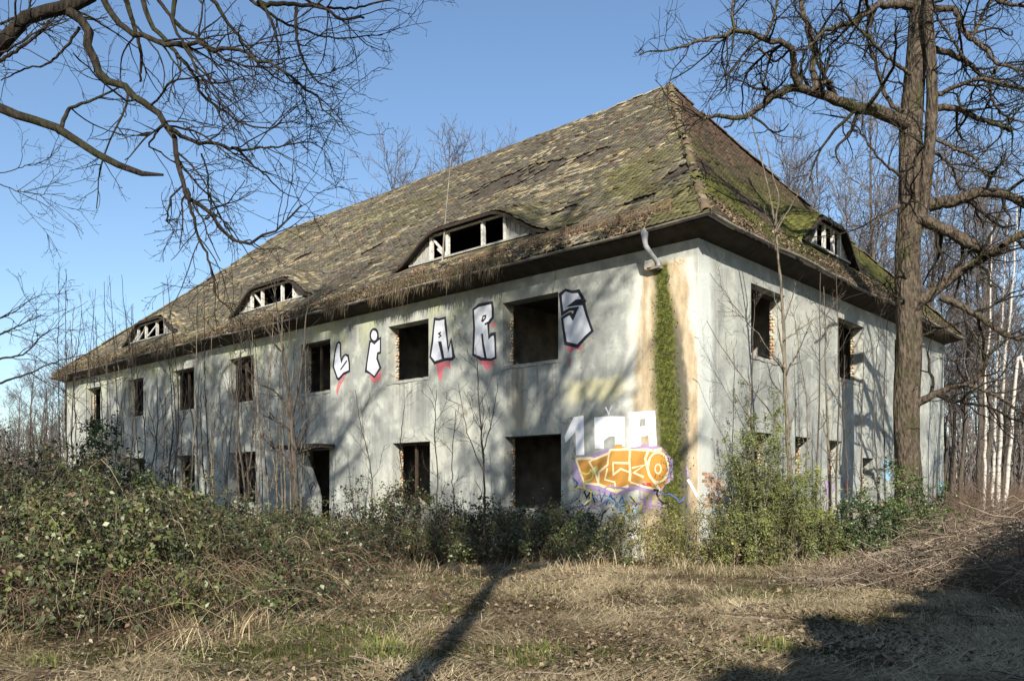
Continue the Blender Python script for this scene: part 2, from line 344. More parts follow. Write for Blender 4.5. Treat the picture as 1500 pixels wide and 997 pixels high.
for z0, z1 in ((.0, .12), (3.35, 3.6), (6.9, 6.98)): MB.box(ib, (.43, .43, z0), (WD-.1, LN-.1, z1))
ib.build('floor_slab', M['slab'], house)
nb = MB(); nb.box((5.3, .43, .13), (5.45, LN-.1, 3.34)); nb.box((5.3, .43, 3.61), (5.45, LN-.1, 6.89)); nb.box((11.3, .43, .13), (11.45, 6.9, 6.89))
for y in (6.9, 11.8, 16.6, 21.3, 25.9, 30.3): nb.box((.43, y, .13), (5.29, y+.14, 3.34)); nb.box((.43, y, 3.61), (5.29, y+.14, 6.89))
nb.build('interior_wall', M['inside'], house)

# dark ring round a grey disc painted on the inner wall, seen through the big upper window
k_ = (786-PCX)/FPX; P0_ = CN+5.29*RV; ty = (P0_[0]-k_*P0_[1])/(k_*LV[1]-LV[0]); zy = EYE+(HOR-512)/FPX*(P0_[1]+ty*LV[1])
for nm_, r0_, mt_, xx_ in (('painted_ring', 1.35, 'black', 5.292), ('painted_disc', .82, 'inside', 5.288)):
    pm = MB(); pm.add([(xx_, ty+r0_*math.cos(a), zy+r0_*math.sin(a)) for a in np.linspace(0, 2*math.pi, 33)[:-1]], [tuple(range(32))]); pm.build(nm_, M[mt_], house)
# brick reveals: the jamb seen in each opening, chipped courses with recessed joints
def jamb(mp, a, z0, z1, sgn, name='brick_reveal', full=True):
    V = []; F = []; T = []; rows = int((z1-z0)/.083); n = 0
    for i in range(rows):
        z = z0+.006+i*.083; off = .0 if i % 2 else .11
        for d0, d1 in (((.29+.05*RG.random(), .41),) if i % 2 else ((.28, .34), (.352, .41))):
            if RG.random() < .16: continue
            pr = RG.uniform(.006, .03); c = np.array([[.46, .29, .18], [.52, .38, .24], [.50, .46, .38], [.60, .51, .37]][RG.choice(4, p=[.25, .3, .2, .25])])*RG.uniform(.75, 1.15)
            p = [(a, z, d0), (a, z, d1), (a, z+.07, d1), (a, z+.07, d0)]; q = [(a+sgn*pr, zz, dd) for _, zz, dd in p]
            V += [mp(*x) for x in p+q]; F += [[n+4, n+5, n+6, n+7], [n, n+1, n+5, n+4], [n+1, n+2, n+6, n+5], [n+2, n+3, n+7, n+6], [n+3, n, n+4, n+7]]; n += 8; T += [c]*8
    o = link(name, npmesh(name, np.array(V), [np.array(F)], M['brick'], np.array(T)), house); o['kind'] = 'stuff'; return o
mpf = lambda a, z, d: (d, a, z)
mps = lambda a, z, d: (a, d, z)
for a0, a1, z0, z1 in fo: jamb(mpf, a1, z0, z1, -1)
for a0, a1, z0, z1 in so: jamb(mps, a1, z0, z1, -1)
# sills: thin broken cement ledges; dark leftovers of window frames
def sill(a0, a1, z, mp, mat='wall'):
    mb = MB(); n = 14; xs = np.linspace(a0-.04, a1+.04, n); top = z+.004+RG.random(n)*.02; fr = -.012-RG.random(n)*.035; bt = z-.05-RG.random(n)*.035
    vs = []; 
    for i in range(n): vs += [mp(xs[i], top[i], .2), mp(xs[i], top[i], fr[i]), mp(xs[i], bt[i], fr[i]*.7), mp(xs[i], bt[i]-.01, .002)]
    fs = [(4*i+j, 4*i+j+1, 4*i+j+5, 4*i+j+4) for i in range(n-1) for j in range(3)]; mb.add(vs, fs); mb.build('window_sill', M['slab'] if mat == 'slab' else M['cheek'], house)
for a0, a1, z0, z1 in fo:
    if z0 > .5: sill(a0, a1, z0, mpf)
for a0, a1, z0, z1 in so:
    if z0 > .5: sill(a0, a1, z0, mps)
def frame(a0, a1, z0, z1, mp, dd, bits, mat='darkwood'):
    mb = MB()
    for b in bits:
        if b == 'l': mb.bar(mp(a1-.05, z0+.02, dd), mp(a1-.05, z1-.02, dd), .06)
        if b == 'r': mb.bar(mp(a0+.05, z0+.02, dd), mp(a0+.05, z1-.02, dd), .06)
        if b == 't': mb.bar(mp(a0+.05, z1-.05, dd+.01), mp(a1-.05, z1-.05, dd+.01), .06)
        if b == 'm': mb.bar(mp((a0*.45+a1*.55), z0+.02, dd), mp((a0*.45+a1*.55), z1-.02, dd), .07)
        if b == 'h': mb.bar(mp(a0+.05, z0*.3+z1*.7, dd+.012), mp(a1-.05, z0*.3+z1*.7, dd+.012), .05)
    mb.build('window_frame', M[mat], house)
for i, bits in ((5, 'tl'), (4, 'tlm'), (3, 'tlm'), (2, 'trm')): frame(*fo[i], mpf, .3, bits)
frame(*fo[9], mpf, .3, 'tmh'); frame(*fo[10], mpf, .3, 'th'); frame(*fo[8], mpf, .3, 'tm')
frame(*so[0], mps, .3, 'tr'); frame(*so[1], mps, .3, 'tm'); 
for q in (3, 4, 5): frame(*so[q], mps, .32, 'th')
# flat canopy over the door and its half open painted door leaf
cb = MB(); cb.box((-.75, 13.2, 2.93), (-.002, 15.4, 3.05)); cb.build('door_canopy', M['soffit'], house)
db = MB(); da = np.array([.06, 15.02]); dbv = np.array([.26, 14.30]); lf = lambda u, z, d: (da[0]+(dbv[0]-da[0])*u-d, da[1]+(dbv[1]-da[1])*u, z)
db.add([lf(0, .13, 0), lf(1, .13, 0), lf(1, 1.35, 0), lf(.9, 1.6, 0), lf(.25, 2.7, 0), lf(0, 2.8, 0)]+[lf(0, .13, .04), lf(1, .13, .04), lf(1, 1.35, .04), lf(.9, 1.6, .04), lf(.25, 2.7, .04), lf(0, 2.8, .04)], [(5, 4, 3, 2, 1, 0), (6, 7, 8, 9, 10, 11)]+[(i, (i+1) % 6, 6+(i+1) % 6, 6+i) for i in range(6)])
dl = db.build('door', M['cheek'], house); dl['label'] = 'broken white door leaf with black scribbles'
for L in ([(.35, 1.7), (.55, 1.85), (.72, 1.7), (.6, 1.5), (.45, 1.6), (.55, 1.72)], [(.2, 2.2), (.4, 2.0), (.25, 1.9), (.5, 1.3), (.3, 1.2)], [(.15, 1.0), (.5, 1.1), (.3, .8), (.7, .9)]):
    sb_ = MB(); sb_.tube([lf(u, z, .043) for u, z in L], .014, 4); sb_.build('scribble', M['black'], dl)

# ------------------------------------------------------------------ roof surface: sagging slopes with eyebrow dormers
EZ = 7.32; OV = .5; RZ = 15.6; HY = 6.34
SF = (RZ-EZ)/(9.05+OV); SE = (RZ-EZ)/(HY+OV)
class Slope:
    def __init__(s, sl, dmax, s0, s1, k0, k1, dorm, mp, run, seed): s.sl = sl; s.dmax = dmax; s.s0 = s0; s.s1 = s1; s.k0 = k0; s.k1 = k1; s.dorm = dorm; s.mp = mp; s.run = run; s.seed = seed
    def base(s, a, d): 
        sag = -.10*np.sin(np.pi*np.clip(d/s.dmax, 0, 1))*(.35+1.3*fbm(np.asarray(a)*.16, np.asarray(d)*.2, s.seed))+.10*(fbm(np.asarray(a)*.35, np.asarray(d)*.35, s.seed+3)-.5)*np.clip(d/1.2, 0, 1)
        return EZ+s.sl*d+sag
    def lid(s, a, d, q):
        c, W, H, d0 = q; t = np.abs(np.asarray(a)-c)/(W/2); u = np.clip((t-.34)/.66, 0, 1); b = H*(1-u*u*(3-2*u)); b = np.where(t >= 1, -5, b)
        return EZ+s.sl*d0+b+(s.sl*.42)*(np.asarray(d)-d0)
    def z(s, a, d, dl=None):
        dl = d if dl is None else dl; zb = s.base(a, d); on = np.zeros(np.shape(zb), bool)
        for q in s.dorm:
            zl = np.where(dl >= q[3]-.28, s.lid(a, d, q), -99); on = on | (zl > zb); zb = np.maximum(zb, zl)
        return zb, on
    def inside(s, a, d, m=0): return (a > s.s0+s.k0*d-m) & (a < s.s1-s.k1*d+m)
D0 = 1.25
front = Slope(SF, 9.05+OV, -OV, LN+OV, (HY+OV)/(9.05+OV), (HY+OV)/(9.05+OV), [(7.85, 6.3, .90, D0), (18.1, 5.6, .86, D0), (28.0, 5.6, .86, D0)], lambda a, d, z: np.stack([d-OV, a, z], -1), 0, 11)
end = Slope(SE, HY+OV, -OV, WD+OV, (9.05+OV)/(HY+OV), (9.05+OV)/(HY+OV), [(8.2, 4.2, .92, 1.0)], lambda a, d, z: np.stack([a, d-OV, z], -1), 0, 23)

def tint_front(a, d):
    n = len(a); g = fbm(a*.33, d*.45, 3); h = .5*fbm(a*.55+d*.35, d*1.9, 31, 3)+.5*fbm(a*1.3+d*.5, d*2.6, 35, 2); r = RG.random(n)
    c = np.outer(.65+.7*RG.random(n), [.15, .133, .10]); c = c*(.7+.7*fbm(a*.12, d*.22, 77))[:, None]
    k = (h > .55) & (r < .42*np.clip((a-1)/4, .3, 1)); c[k] = np.outer(.6+.5*RG.random(k.sum()), [.36, .295, .165])
    rowp = vnoise(a*1.15+7, np.round(d/.119)*3.7, 37); k = (rowp > .765-.0*a) & (h > .44) & (RG.random(n) < np.clip((a-.5)/4, .25, 1)) & (RG.random(n) < .85); c[k] = np.outer(.6+.5*RG.random(k.sum()), [.34, .28, .165])
    k = (rowp > .86) & (h > .47); c[k] = np.outer(.7+.4*RG.random(k.sum()), [.46, .40, .27])
    k = (h > .60) & (r < .4); c[k] = np.outer(.7+.4*RG.random(k.sum()), [.44, .385, .26])
    k = (r > .93); c[k] *= np.array([1.7, 1.55, 1.2])
    k = (r > .88) & (r < .9); c[k] = [.16, .075, .045]
    ms = np.clip(1.55-a/6-d/11, 0, 1)*np.clip((fbm(a*.6, d*.8, 41)-.3)*3, 0, 1)+np.clip((fbm(a*.25, d*.6, 45)-.60)*3, 0, .35); ms = np.clip(ms, 0, .66)[:, None]
    return c*(1-ms)+ms*np.array([.14, .138, .045])*(.6+.8*RG.random(n))[:, None]
def tint_end(a, d):
    n = len(a); r = RG.random(n); c = np.outer(.7+.6*RG.random(n), [.105, .08, .056]); hi = np.clip((d-2.5)/3, 0, 1)
    k = RG.random(n) < .38*hi; c[k] = np.outer(.7+.5*RG.random(k.sum()), [.20, .115, .075])
    ms = np.clip(1.25-d/3.6, 0, 1)*np.clip((fbm(a*.45, d*.9, 51)-.33)*3.2, 0, 1); ms = np.clip(ms, 0, .85)[:, None]
    return c*(1-ms)+ms*np.array([.135, .142, .034])*(.55+.8*RG.random(n))[:, None]
def holes_front(a, d, hard=True):
    a = np.asarray(a); d = np.asarray(d); h = np.zeros(a.shape, bool)
    for (ca, cd_, ra, rd) in ((10.6, 5.75, 2.1, .8), (8.9, 5.5, 1.1, .6), (6.9, 5.6, .8, .4), (1.5, 2.5, .55, .5), (5.0, 2.0, .5, .2), (2.2, 1.4, .5, .2), (22, 5, .8, .25), (15.2, 3.4, .5, .3)):
        h |= ((a-ca+.5*(d-cd_))/ra)**2+((d-cd_)/rd)**2 < .4+1.0*fbm(a*1.8, d*3, 61)
    return h if not hard else (h & (RG.random(len(a)) < .92)) | (RG.random(len(a)) < .006)
def holes_end(a, d):
    edge = a-(end.s0+end.k0*d); h = (edge < .75) & (d > .5) & (d < 4.2) & (fbm(a*2, d*2, 63) > .42); return (h & (RG.random(len(a)) < .75)) | (RG.random(len(a)) < .006)
EDGE = np.array([[.85], [.8], [.85], [1], [1], [.18], [.16], [.18], [.3], [.3]])     # lip shadow under each course painted into lower edges, with dark mossy joints
def tile_field(S, tintf, holef, pw=.18, pl=.158):
    ca = math.cos(math.atan(S.sl)); step = pl*ca; L = .335*ca; A = []; D = []
    for i in range(int(S.dmax/step)):
        d = i*step; a = np.arange(S.s0+S.k0*d-.1+(pw/2 if i % 2 else 0), S.s1-S.k1*d+.1, pw); A.append(a); D.append(np.full(len(a), d))
    a = np.concatenate(A)+RG.normal(size=sum(map(len, A)))*.006; d = np.concatenate(D); d = d+(fbm(a*.4, d*.6, 71)-.5)*.035
    keep = S.inside(a, d+.1, .06) & ~holef(a, d); a = a[keep]; d = d[keep]; n = len(a)
    slip = np.where(RG.random(n) < .03, RG.uniform(.03, .12, n), 0)*ca; rot = RG.normal(size=n)*.012+np.where(RG.random(n) < .03, RG.normal(size=n)*.18, 0); lift = np.abs(RG.normal(size=n))*.006+np.where(RG.random(n) < .05, RG.uniform(.01, .05, n), 0)
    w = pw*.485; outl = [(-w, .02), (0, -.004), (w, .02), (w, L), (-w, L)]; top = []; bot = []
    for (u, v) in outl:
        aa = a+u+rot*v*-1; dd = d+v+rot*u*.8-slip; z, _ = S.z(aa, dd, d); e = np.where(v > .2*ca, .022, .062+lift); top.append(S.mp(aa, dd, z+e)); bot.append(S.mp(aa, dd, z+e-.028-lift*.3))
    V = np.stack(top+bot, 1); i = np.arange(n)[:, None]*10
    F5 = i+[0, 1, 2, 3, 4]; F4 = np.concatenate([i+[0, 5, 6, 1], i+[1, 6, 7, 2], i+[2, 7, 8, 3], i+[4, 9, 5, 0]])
    return a, d, V, tintf(a, d), n   # ten corners per tile
def flip(F): return F[:, ::-1]
loose = []
for S, tf, hf, nm in ((front, tint_front, holes_front, 'f'), (end, tint_end, holes_end, 'e')):
    a, d, V, T, n = tile_field(S, tf, hf)
    one5 = np.array([[0, 1, 2, 3, 4]]); one4 = np.array([[0, 5, 6, 1], [1, 6, 7, 2], [2, 7, 8, 3], [4, 9, 5, 0]])
    cen = V[:, :5].mean(1); wx = CN[0]+cen[:, 0]*RV[0]+cen[:, 1]*LV[0]; wy = CN[1]+cen[:, 0]*RV[1]+cen[:, 1]*LV[1]
    dist = np.hypot(wx, wy)+(0 if S is front else 1.2); order = np.argsort(dist); m = 215 if S is front else 85; near = order[:m]; rest = order[m:]
    for k in near:
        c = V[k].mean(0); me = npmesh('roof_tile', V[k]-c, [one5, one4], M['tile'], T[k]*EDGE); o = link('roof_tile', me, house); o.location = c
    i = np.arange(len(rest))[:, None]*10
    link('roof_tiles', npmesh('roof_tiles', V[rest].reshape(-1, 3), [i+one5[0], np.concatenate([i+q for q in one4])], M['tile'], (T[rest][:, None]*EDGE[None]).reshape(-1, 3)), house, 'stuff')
# boards below the tiles (open inside the dormers), battens, the two slopes that face away
def deck(S, off, na, nd):
    vs = []; fs = []; ds = np.linspace(.02, S.dmax, nd); n = 0
    P = []
    for d in ds: P.append(np.stack([np.linspace(S.s0+S.k0*d, S.s1-S.k1*d, na), np.full(na, d)], -1))
    P = np.array(P); zb = S.base(P[..., 0], P[..., 1]); V = S.mp(P[..., 0], P[..., 1], zb-off); i = np.arange(na*nd).reshape(nd, na)
    ok = np.ones((nd-1, na-1), bool); ca = (P[:-1, :-1]+P[1:, 1:])/2
    for q in S.dorm: ok &= ~((ca[..., 1] > q[3]+.05) & (S.lid(ca[..., 0], ca[..., 1], q) > S.base(ca[..., 0], ca[..., 1])+.06))
    if S is front: ok &= ~holes_front(ca[..., 0], ca[..., 1], False)
    F = np.stack([i[:-1, :-1], i[:-1, 1:], i[1:, 1:], i[1:, :-1]], -1)[ok]; return V.reshape(-1, 3), F
for S, na in ((front, 190), (end, 100)):
    V, F = deck(S, .05, na, 60); link('roof_deck', npmesh('roof_deck', V, [F], M['deck']), house)
bk = MB(); bk.add([(WD+OV, -OV, EZ), (WD+OV, LN+OV, EZ), (9.05, LN-HY, RZ-.06), (9.05, HY, RZ-.06), (-OV, LN+OV, EZ)], [(0, 1, 2, 3), (1, 4, 2)]); bk.build('rear_roof_slope', M['deck'], house)
V = []; F = []; T = []; n = 0
for S in (front, end):
    ca = math.cos(math.atan(S.sl)); ks = np.arange(2, int(S.dmax/(.158*ca))); 
    for i in ks:
        d = i*.158*ca+.05; aa = np.arange(S.s0+S.k0*d+.1, S.s1-S.k1*d-.4, .7)
        for a in aa:
            q = [(a, d), (a+.7, d), (a+.7, d+.028), (a, d+.028)]; ax = np.array([x[0] for x in q]); dx = np.array([x[1] for x in q]); z, on = S.z(ax, dx)
            if on.any(): continue
            p = S.mp(ax, dx, z-.048); r = S.mp(ax, dx, z-.015); V += [*p, *r]; F += [[n+4, n+5, n+6, n+7], [n, n+1, n+5, n+4]]; n += 8
link('roof_battens', npmesh('roof_battens', np.array(V), [np.array(F)], M['batten']), house, 'stuff')

# ridge and hip caps
def caps(p0, p1, zf, name, tintc):
    p0 = np.array(p0, float); p1 = np.array(p1, float); n = int(np.linalg.norm(p1-p0)/.36); dirv = Vector(p1-p0).normalized()
    a = np.linspace(0, math.pi, 7); prof = [(math.cos(x)*.115, math.sin(x)*.085) for x in a]; L = .42
    sd = dirv.cross(Vector((0, 0, 1))).normalized(); up = sd.cross(dirv).normalized(); mats = {}
    vs = []
    for e, k in ((0, 1.0), (L, .86)):
        for x, y in prof: vs.append((x*k, e, y*k))
        for x, y in prof: vs.append((x*k*.84, e, y*k*.84-.003))
    fs = [(i, i+1, i+15, i+14) for i in range(6)]+[(i+7, i+21, i+22, i+8) for i in range(6)]+[(i, i+7, i+8, i+1) for i in range(6)]
    var = []
    for c in tintc: var.append(npmesh(name, np.array(vs), [np.array(fs)], M['tile'], np.tile(c, (28, 1)), True))
    for i in range(n):
        if RG.random() < .04: continue
        t = i/n; p = p0+(p1-p0)*t; p = p+np.array([0, 0, zf(t)]); o = link(name, var[i % len(var)], house)
        R = Matrix((sd, dirv, up)).transposed().to_4x4(); o.matrix_local = Matrix.Translation(Vector(p)+Vector(RG.normal(size=3)*.012)) @ R @ Matrix.Rotation(RG.normal()*.06, 4, 'Z') @ Matrix.Rotation(RG.normal()*.03, 4, 'X')
tc = [(.17, .12, .08), (.12, .10, .07), (.22, .18, .12), (.14, .13, .06), (.19, .12, .085)]
def zr(t): return -.14*math.sin(math.pi*t)*(.6+.6*float(fbm(t*7, 0, 5)))-.02
caps((9.05, HY-.1, RZ), (9.05, LN-HY, RZ), zr, 'ridge_tile', [(.32, .27, .19), (.25, .21, .15), (.38, .33, .24), (.28, .24, .15), (.22, .16, .11)])
zh = lambda t: -.10*math.sin(math.pi*t)+.01
caps((-OV+.05, -OV+.03, EZ+.05), (9.05, HY, RZ+.02), zh, 'hip_tile', tc[:4])
caps((WD+OV, -OV, EZ+.05), (9.05, HY, RZ+.02), zh, 'hip_tile', tc[:4])
caps((-OV, LN+OV, EZ+.05), (9.05, LN-HY, RZ+.02), zh, 'hip_tile', tc[:4])

# eaves: soffit, fascia, gutters
sb = MB(); e = OV
sb.add([(0, 0, WT-.04), (-e, -e, EZ-.12), (-e, LN+e, EZ-.12), (0, LN, WT-.04), (WD+e, -e, EZ-.12), (WD, 0, WT-.04)], [(0, 1, 2, 3), (0, 5, 4, 1)])
sb.build('soffit', M['soffit'], house)
fb = MB(); fb.box((-e-.02, -e-.02, EZ-.14), (-e, LN+e, EZ-.03)); fb.box((-e+.001, -e-.02, EZ-.14), (WD+e, -e, EZ-.03)); fb.build('fascia_board', M['soffit'], house)
def gutter(p, q, out):
    a = np.linspace(0, math.pi, 8); n = 60; vs = []; p = np.array(p); q = np.array(q); out = np.array(out)
    for r in (.052, .046):
        for i in range(n+1):
            c = p+(q-p)*i/n; c = c+np.array([0, 0, -.09*vnoise(i*.31, 0, 9)])+out*(.05*vnoise(i*.4, 3, 9)); 
            for x in a: vs.append(c+out*(.08-math.cos(x)*r)+np.array([0, 0, -math.sin(x)*r]))
    m = 8*(n+1); fs = [(i*8+j, i*8+j+1, i*8+j+9, i*8+j+8) for i in range(n) for j in range(7)]; fs += [(m+a_, m+d_, m+c_, m+b_) for a_, b_, c_, d_ in fs]
    fs += [(i*8+7, m+i*8+7, m+i*8+15, i*8+15) for i in range(n)]+[(j, j+1, m+j+1, m+j) for j in range(7)]
    mb = MB(); mb.add(vs, fs); return mb.build('gutter', M['zincd'], house, True)
gutter((-e-.02, -e-.16, EZ-.02), (-e-.02, LN+e, EZ-.03), (-1, 0, 0)); gutter((-e-.1, -e-.02, EZ-.02), (WD+e, -e-.02, EZ-.04), (0, -1, 0))
# broken downpipe: outlet, short drop, bend towards the wall
yA, zA = on_front(944, 338); yE, zE = on_front(970, 392)
yA = .98
pb = MB(); pb.tube([(-e-.1, yA, EZ-.06), (-e-.1, yA, EZ-.12), (-e-.1, yA-.01, EZ-.30), (-e-.07, yA-.01, EZ-.40), (-.42, yA-.05, EZ-.56), (-.16, yE+.05, zE+.13), (-.07, yE+.05, zE+.02), (-.05, yE+.02, zE-.04)], [.105, .09, .06, .056, .056, .056, .056, .058], 12)
dp = pb.build('downpipe', M['zinc'], house, True)
bb = MB(); bb.box((-.16, yE-.02, zE-.03), (-.002, yE+.30, zE+.02)); bb.build('pipe_bracket', M['zincd'], house)

# dormers: boarded face under the tiled brow, white posts, sill and header
def dormer(S, q, mp, ope, posts, broken):
    c, W, H, d0 = q; zb = EZ+S.sl*d0
    def P(a, d, z): return tuple(mp(np.array(a, float), np.array(d, float), np.array(z, float)))
    half = W/2*.82; fb = MB(); xs = np.linspace(c-half, c+half, 56); top = S.lid(xs, np.full(56, d0), q)-.09
    o0, o1 = c-ope, c+ope; dm = link('dormer', None, house)
    for lo, hi in ((-99, o0), (o1, 99)):
        fb = MB()
        for i in range(55):
            m = (xs[i]+xs[i+1])/2
            if not lo < m < hi or top[i] < zb-.04: continue
            j = .012*(i % 2); t0 = max(top[i], zb-.1); t1 = max(top[i+1], zb-.1)
            fb.add([P(xs[i], d0+j, zb-.12), P(xs[i+1], d0+j, zb-.12), P(xs[i+1], d0+j, t1), P(xs[i], d0+j, t0), P(xs[i], d0+j+.03, zb-.12), P(xs[i+1], d0+j+.03, zb-.12), P(xs[i+1], d0+j+.03, t1), P(xs[i], d0+j+.03, t0)], [(0, 1, 2, 3), (0, 3, 7, 4), (1, 5, 6, 2), (3, 2, 6, 7)])
        ck = fb.build('cheek_boards', M['cheek'], dm); ck['kind'] = 'stuff'
    # underside and front rim of the brow
    xs = np.linspace(c-W/2+.05, c+W/2-.05, 50); d1 = d0-.26; V = []
    for x in xs:
        z1 = float(S.lid(x, d1, q)); z2 = float(S.lid(x, d0+.6, q)); zz = float(S.base(x, d1))
        for (d, z) in ((d1, max(z1, zz)+.015), (d1, max(z1-.07, zz-.05)), (d0+.6, max(z2-.10, zz-.1))): V.append(P(x, d, z))
    rb = MB(); rb.add(V, [(3*i+j, 3*i+j+1, 3*i+j+4, 3*i+j+3) for i in range(49) for j in range(2)]); rb.build('brow', M['deck'], dm)
    # deck of the lid, behind
    na, nd = 60, 14; ds = np.linspace(d0-.25, d0+H/(S.sl*.58)+.3, nd); A, D = np.meshgrid(np.linspace(c-W/2, c+W/2, na), ds); zl = np.maximum(S.lid(A, D, q)-.03, S.base(A, D)-.16); i = np.arange(na*nd).reshape(nd, na)
    F = np.stack([i[:-1, :-1], i[:-1, 1:], i[1:, 1:], i[1:, :-1]], -1).reshape(-1, 4); link('dormer_deck', npmesh('dormer_deck', S.mp(A, D, zl).reshape(-1, 3), [F], M['deck']), dm)
    ht = zb+H-.27
    for x in posts:
        b = MB(); b.bar(P(x, d0-.03, zb-.02), P(x+.01, d0-.03, ht+.06), .10, .09); b.build('post', M['white'], dm)
    b = MB(); b.bar(P(o0-.05, d0-.03, ht+.085), P(o1+.05, d0-.03, ht+.085), .07, .05); b.build('header', M['white'], dm)
    b = MB(); b.bar(P(c-half+.15, d0-.07, zb-.03), P(c+half-.15, d0-.07, zb-.03), .12, .05); b.build('dormer_sill', M['cheek'], dm)
    for (x0, x1, z0, z1) in broken:
        b = MB(); b.bar(P(x0, d0-.015, zb+z0), P(x1, d0-.015, zb+z1), .05, .06); b.build('broken_board', M['white'], dm)
    return dm
fm = lambda a, d, z: front.mp(a, d, z); em = lambda a, d, z: end.mp(a, d, z)
tri = lambda S: None
d1 = dormer(front, front.dorm[0], fm, 1.52, (6.35, 7.2, 8.65, 9.35), [(9.3, 8.65, .0, .02), (9.28, 8.7, .6, .03), (9.1, 8.8, .3, .05)]); d1['label'] = 'nearest dormer with broken white boards'
d2 = dormer(front, front.dorm[1], fm, 1.5, (16.65, 17.4, 18.75, 19.5), [(19.45, 18.8, .0, .02), (19.4, 18.75, .62, .03)])
d3 = dormer(front, front.dorm[2], fm, 1.4, (26.75, 27.5, 28.6, 29.4), [(29.35, 28.7, .1, .55), (28.5, 27.6, .1, .5)])
d4 = dormer(end, end.dorm[0], em, .95, (7.3, 7.95, 8.6, 9.1), []); d4['label'] = 'dormer on the short side'

# snow guard grates along the eaves
def guard(y0, y1, d):
    mb = MB(); n = int((y1-y0)/.075); h = .22
    z = float(front.base((y0+y1)/2, d))+.05
    for k in (.02, h*.5, h): mb.bar((d-OV, y0, z+k), (d-OV, y1, z+k), .014)
    for i in range(n+1):
        y = y0+(y1-y0)*i/n; mb.bar((d-OV+.001, y, z), (d-OV+.001, y, z+h+RG.uniform(-.01, .01)), .009)
    for y in (y0, y1): mb.bar((d-OV+.012, y, z-.06), (d-OV+.012, y, z+h+.04), .025); mb.bar((d-OV+.012, y, z+h), (d-OV+.25, y, z+.08), .02)
    mb.build('snow_guard', M['rust'], house)
for y0, y1 in ((.7, 2.1), (2.15, 3.6), (3.65, 5.2), (5.6, 7.3), (8.95, 9.35)): guard(y0, y1, .48)
# lightning rod beside the nearest dormer
rb = MB(); 
pyr, pzr = 8.62, 8.1
rb.tube([(.55, 8.72, 8.1), (.62, 8.66, 9.4), (.74, 8.55, 11.2)], [.032, .022, .012], 8); rod = rb.build('lightning_rod', M['zincd'], house, True)

# dead growth in the gutters: hanging roots, moss pads, leaf litter (nobody could count it)
def debris():
    n = 42000; seg = RG.random(n) < .74; a = np.where(seg, RG.uniform(3.4, LN+.4, n), RG.uniform(.6, WD, n)); g = fbm(a*.9, np.where(seg, 0, 7), 81, 3)
    w = np.clip((g-.42)*4.0, 0.03, 1)*np.where(seg, np.clip((a-3)/3.5, .12, 1), np.clip((a-.8)/3, .25, 1)); k = RG.random(n) < w; a = a[k]; seg = seg[k]; w = w[k]; n = len(a)
    out = RG.uniform(-.16, .25, n)*1.0; z = EZ-.02+RG.uniform(-.06, .10, n)+np.where(out > 0, out*.8, 0); L = RG.uniform(.06, .36, n)*(.35+.65*w)*(1+.9*(RG.random(n) < .05))*(.5+1.1*fbm(a*2.3, np.where(seg, 3, 9), 87, 2)); up = RG.random(n) < .42
    P0 = np.where(seg[:, None], np.stack([-OV-.06+out*.9, a, z], -1), np.stack([a, -OV-.06+out*.9, z], -1))
    outv = np.where(seg[:, None], [-1., 0, 0], [0, -1., 0]); al = np.where(seg[:, None], [0, 1., 0], [1., 0, 0]); j = RG.normal(size=(n, 1))
    P1 = P0+np.where(up[:, None], outv*.06+np.array([0, 0, .5])*L[:, None], outv*.10*RG.random((n, 1))-np.array([0, 0, 1.])*L[:, None])+al*j*.04
    wd_ = al*RG.uniform(.006, .018, (n, 1)); V = np.stack([P0-wd_, P0+wd_, P1+wd_*.15], 1).reshape(-1, 3); i = np.arange(n)[:, None]*3
    c = np.array([[.15, .115, .075], [.22, .18, .115], [.09, .07, .05], [.11, .11, .05], [.17, .10, .065]])[RG.choice(5, n, p=[.35, .2, .25, .13, .07])]*RG.uniform(.7, 1.2, (n, 1))
    o = link('gutter_debris', npmesh('gutter_debris', V, [i+[0, 1, 2]], M['debris'], np.repeat(c, 3, 0)), house, 'stuff')
    # litter pads lying on the lowest tile courses
    n = 26000; seg = RG.random(n) < .72; a = np.where(seg, RG.uniform(1.0, LN, n), RG.uniform(.6, WD-1, n)); d = np.abs(RG.normal(size=n))*.36-.14; dens = fbm(a*.7, d*2, 83); k = dens > .43; a = a[k]; d = d[k]; seg = seg[k]; n = len(a)
    zf = np.where(seg, front.base(a, d), end.base(a, d))+.06+RG.random(n)*.05; C = np.where(seg[:, None], front.mp(a, d, zf), end.mp(a, d, zf)); N = norm(RG.normal(size=(n, 3))*.7+np.array([-.3, -.3, 1]))
    c = np.array([[.17, .13, .09], [.26, .21, .14], [.10, .095, .045], [.20, .125, .08]])[RG.choice(4, n)]*RG.uniform(.6, 1.2, (n, 1))
    link('roof_litter', leaves(C, N, RG.uniform(.05, .12, n), RG.uniform(.03, .07, n), c, .2, 'roof_litter', M['debris']), house, 'stuff')
debris()
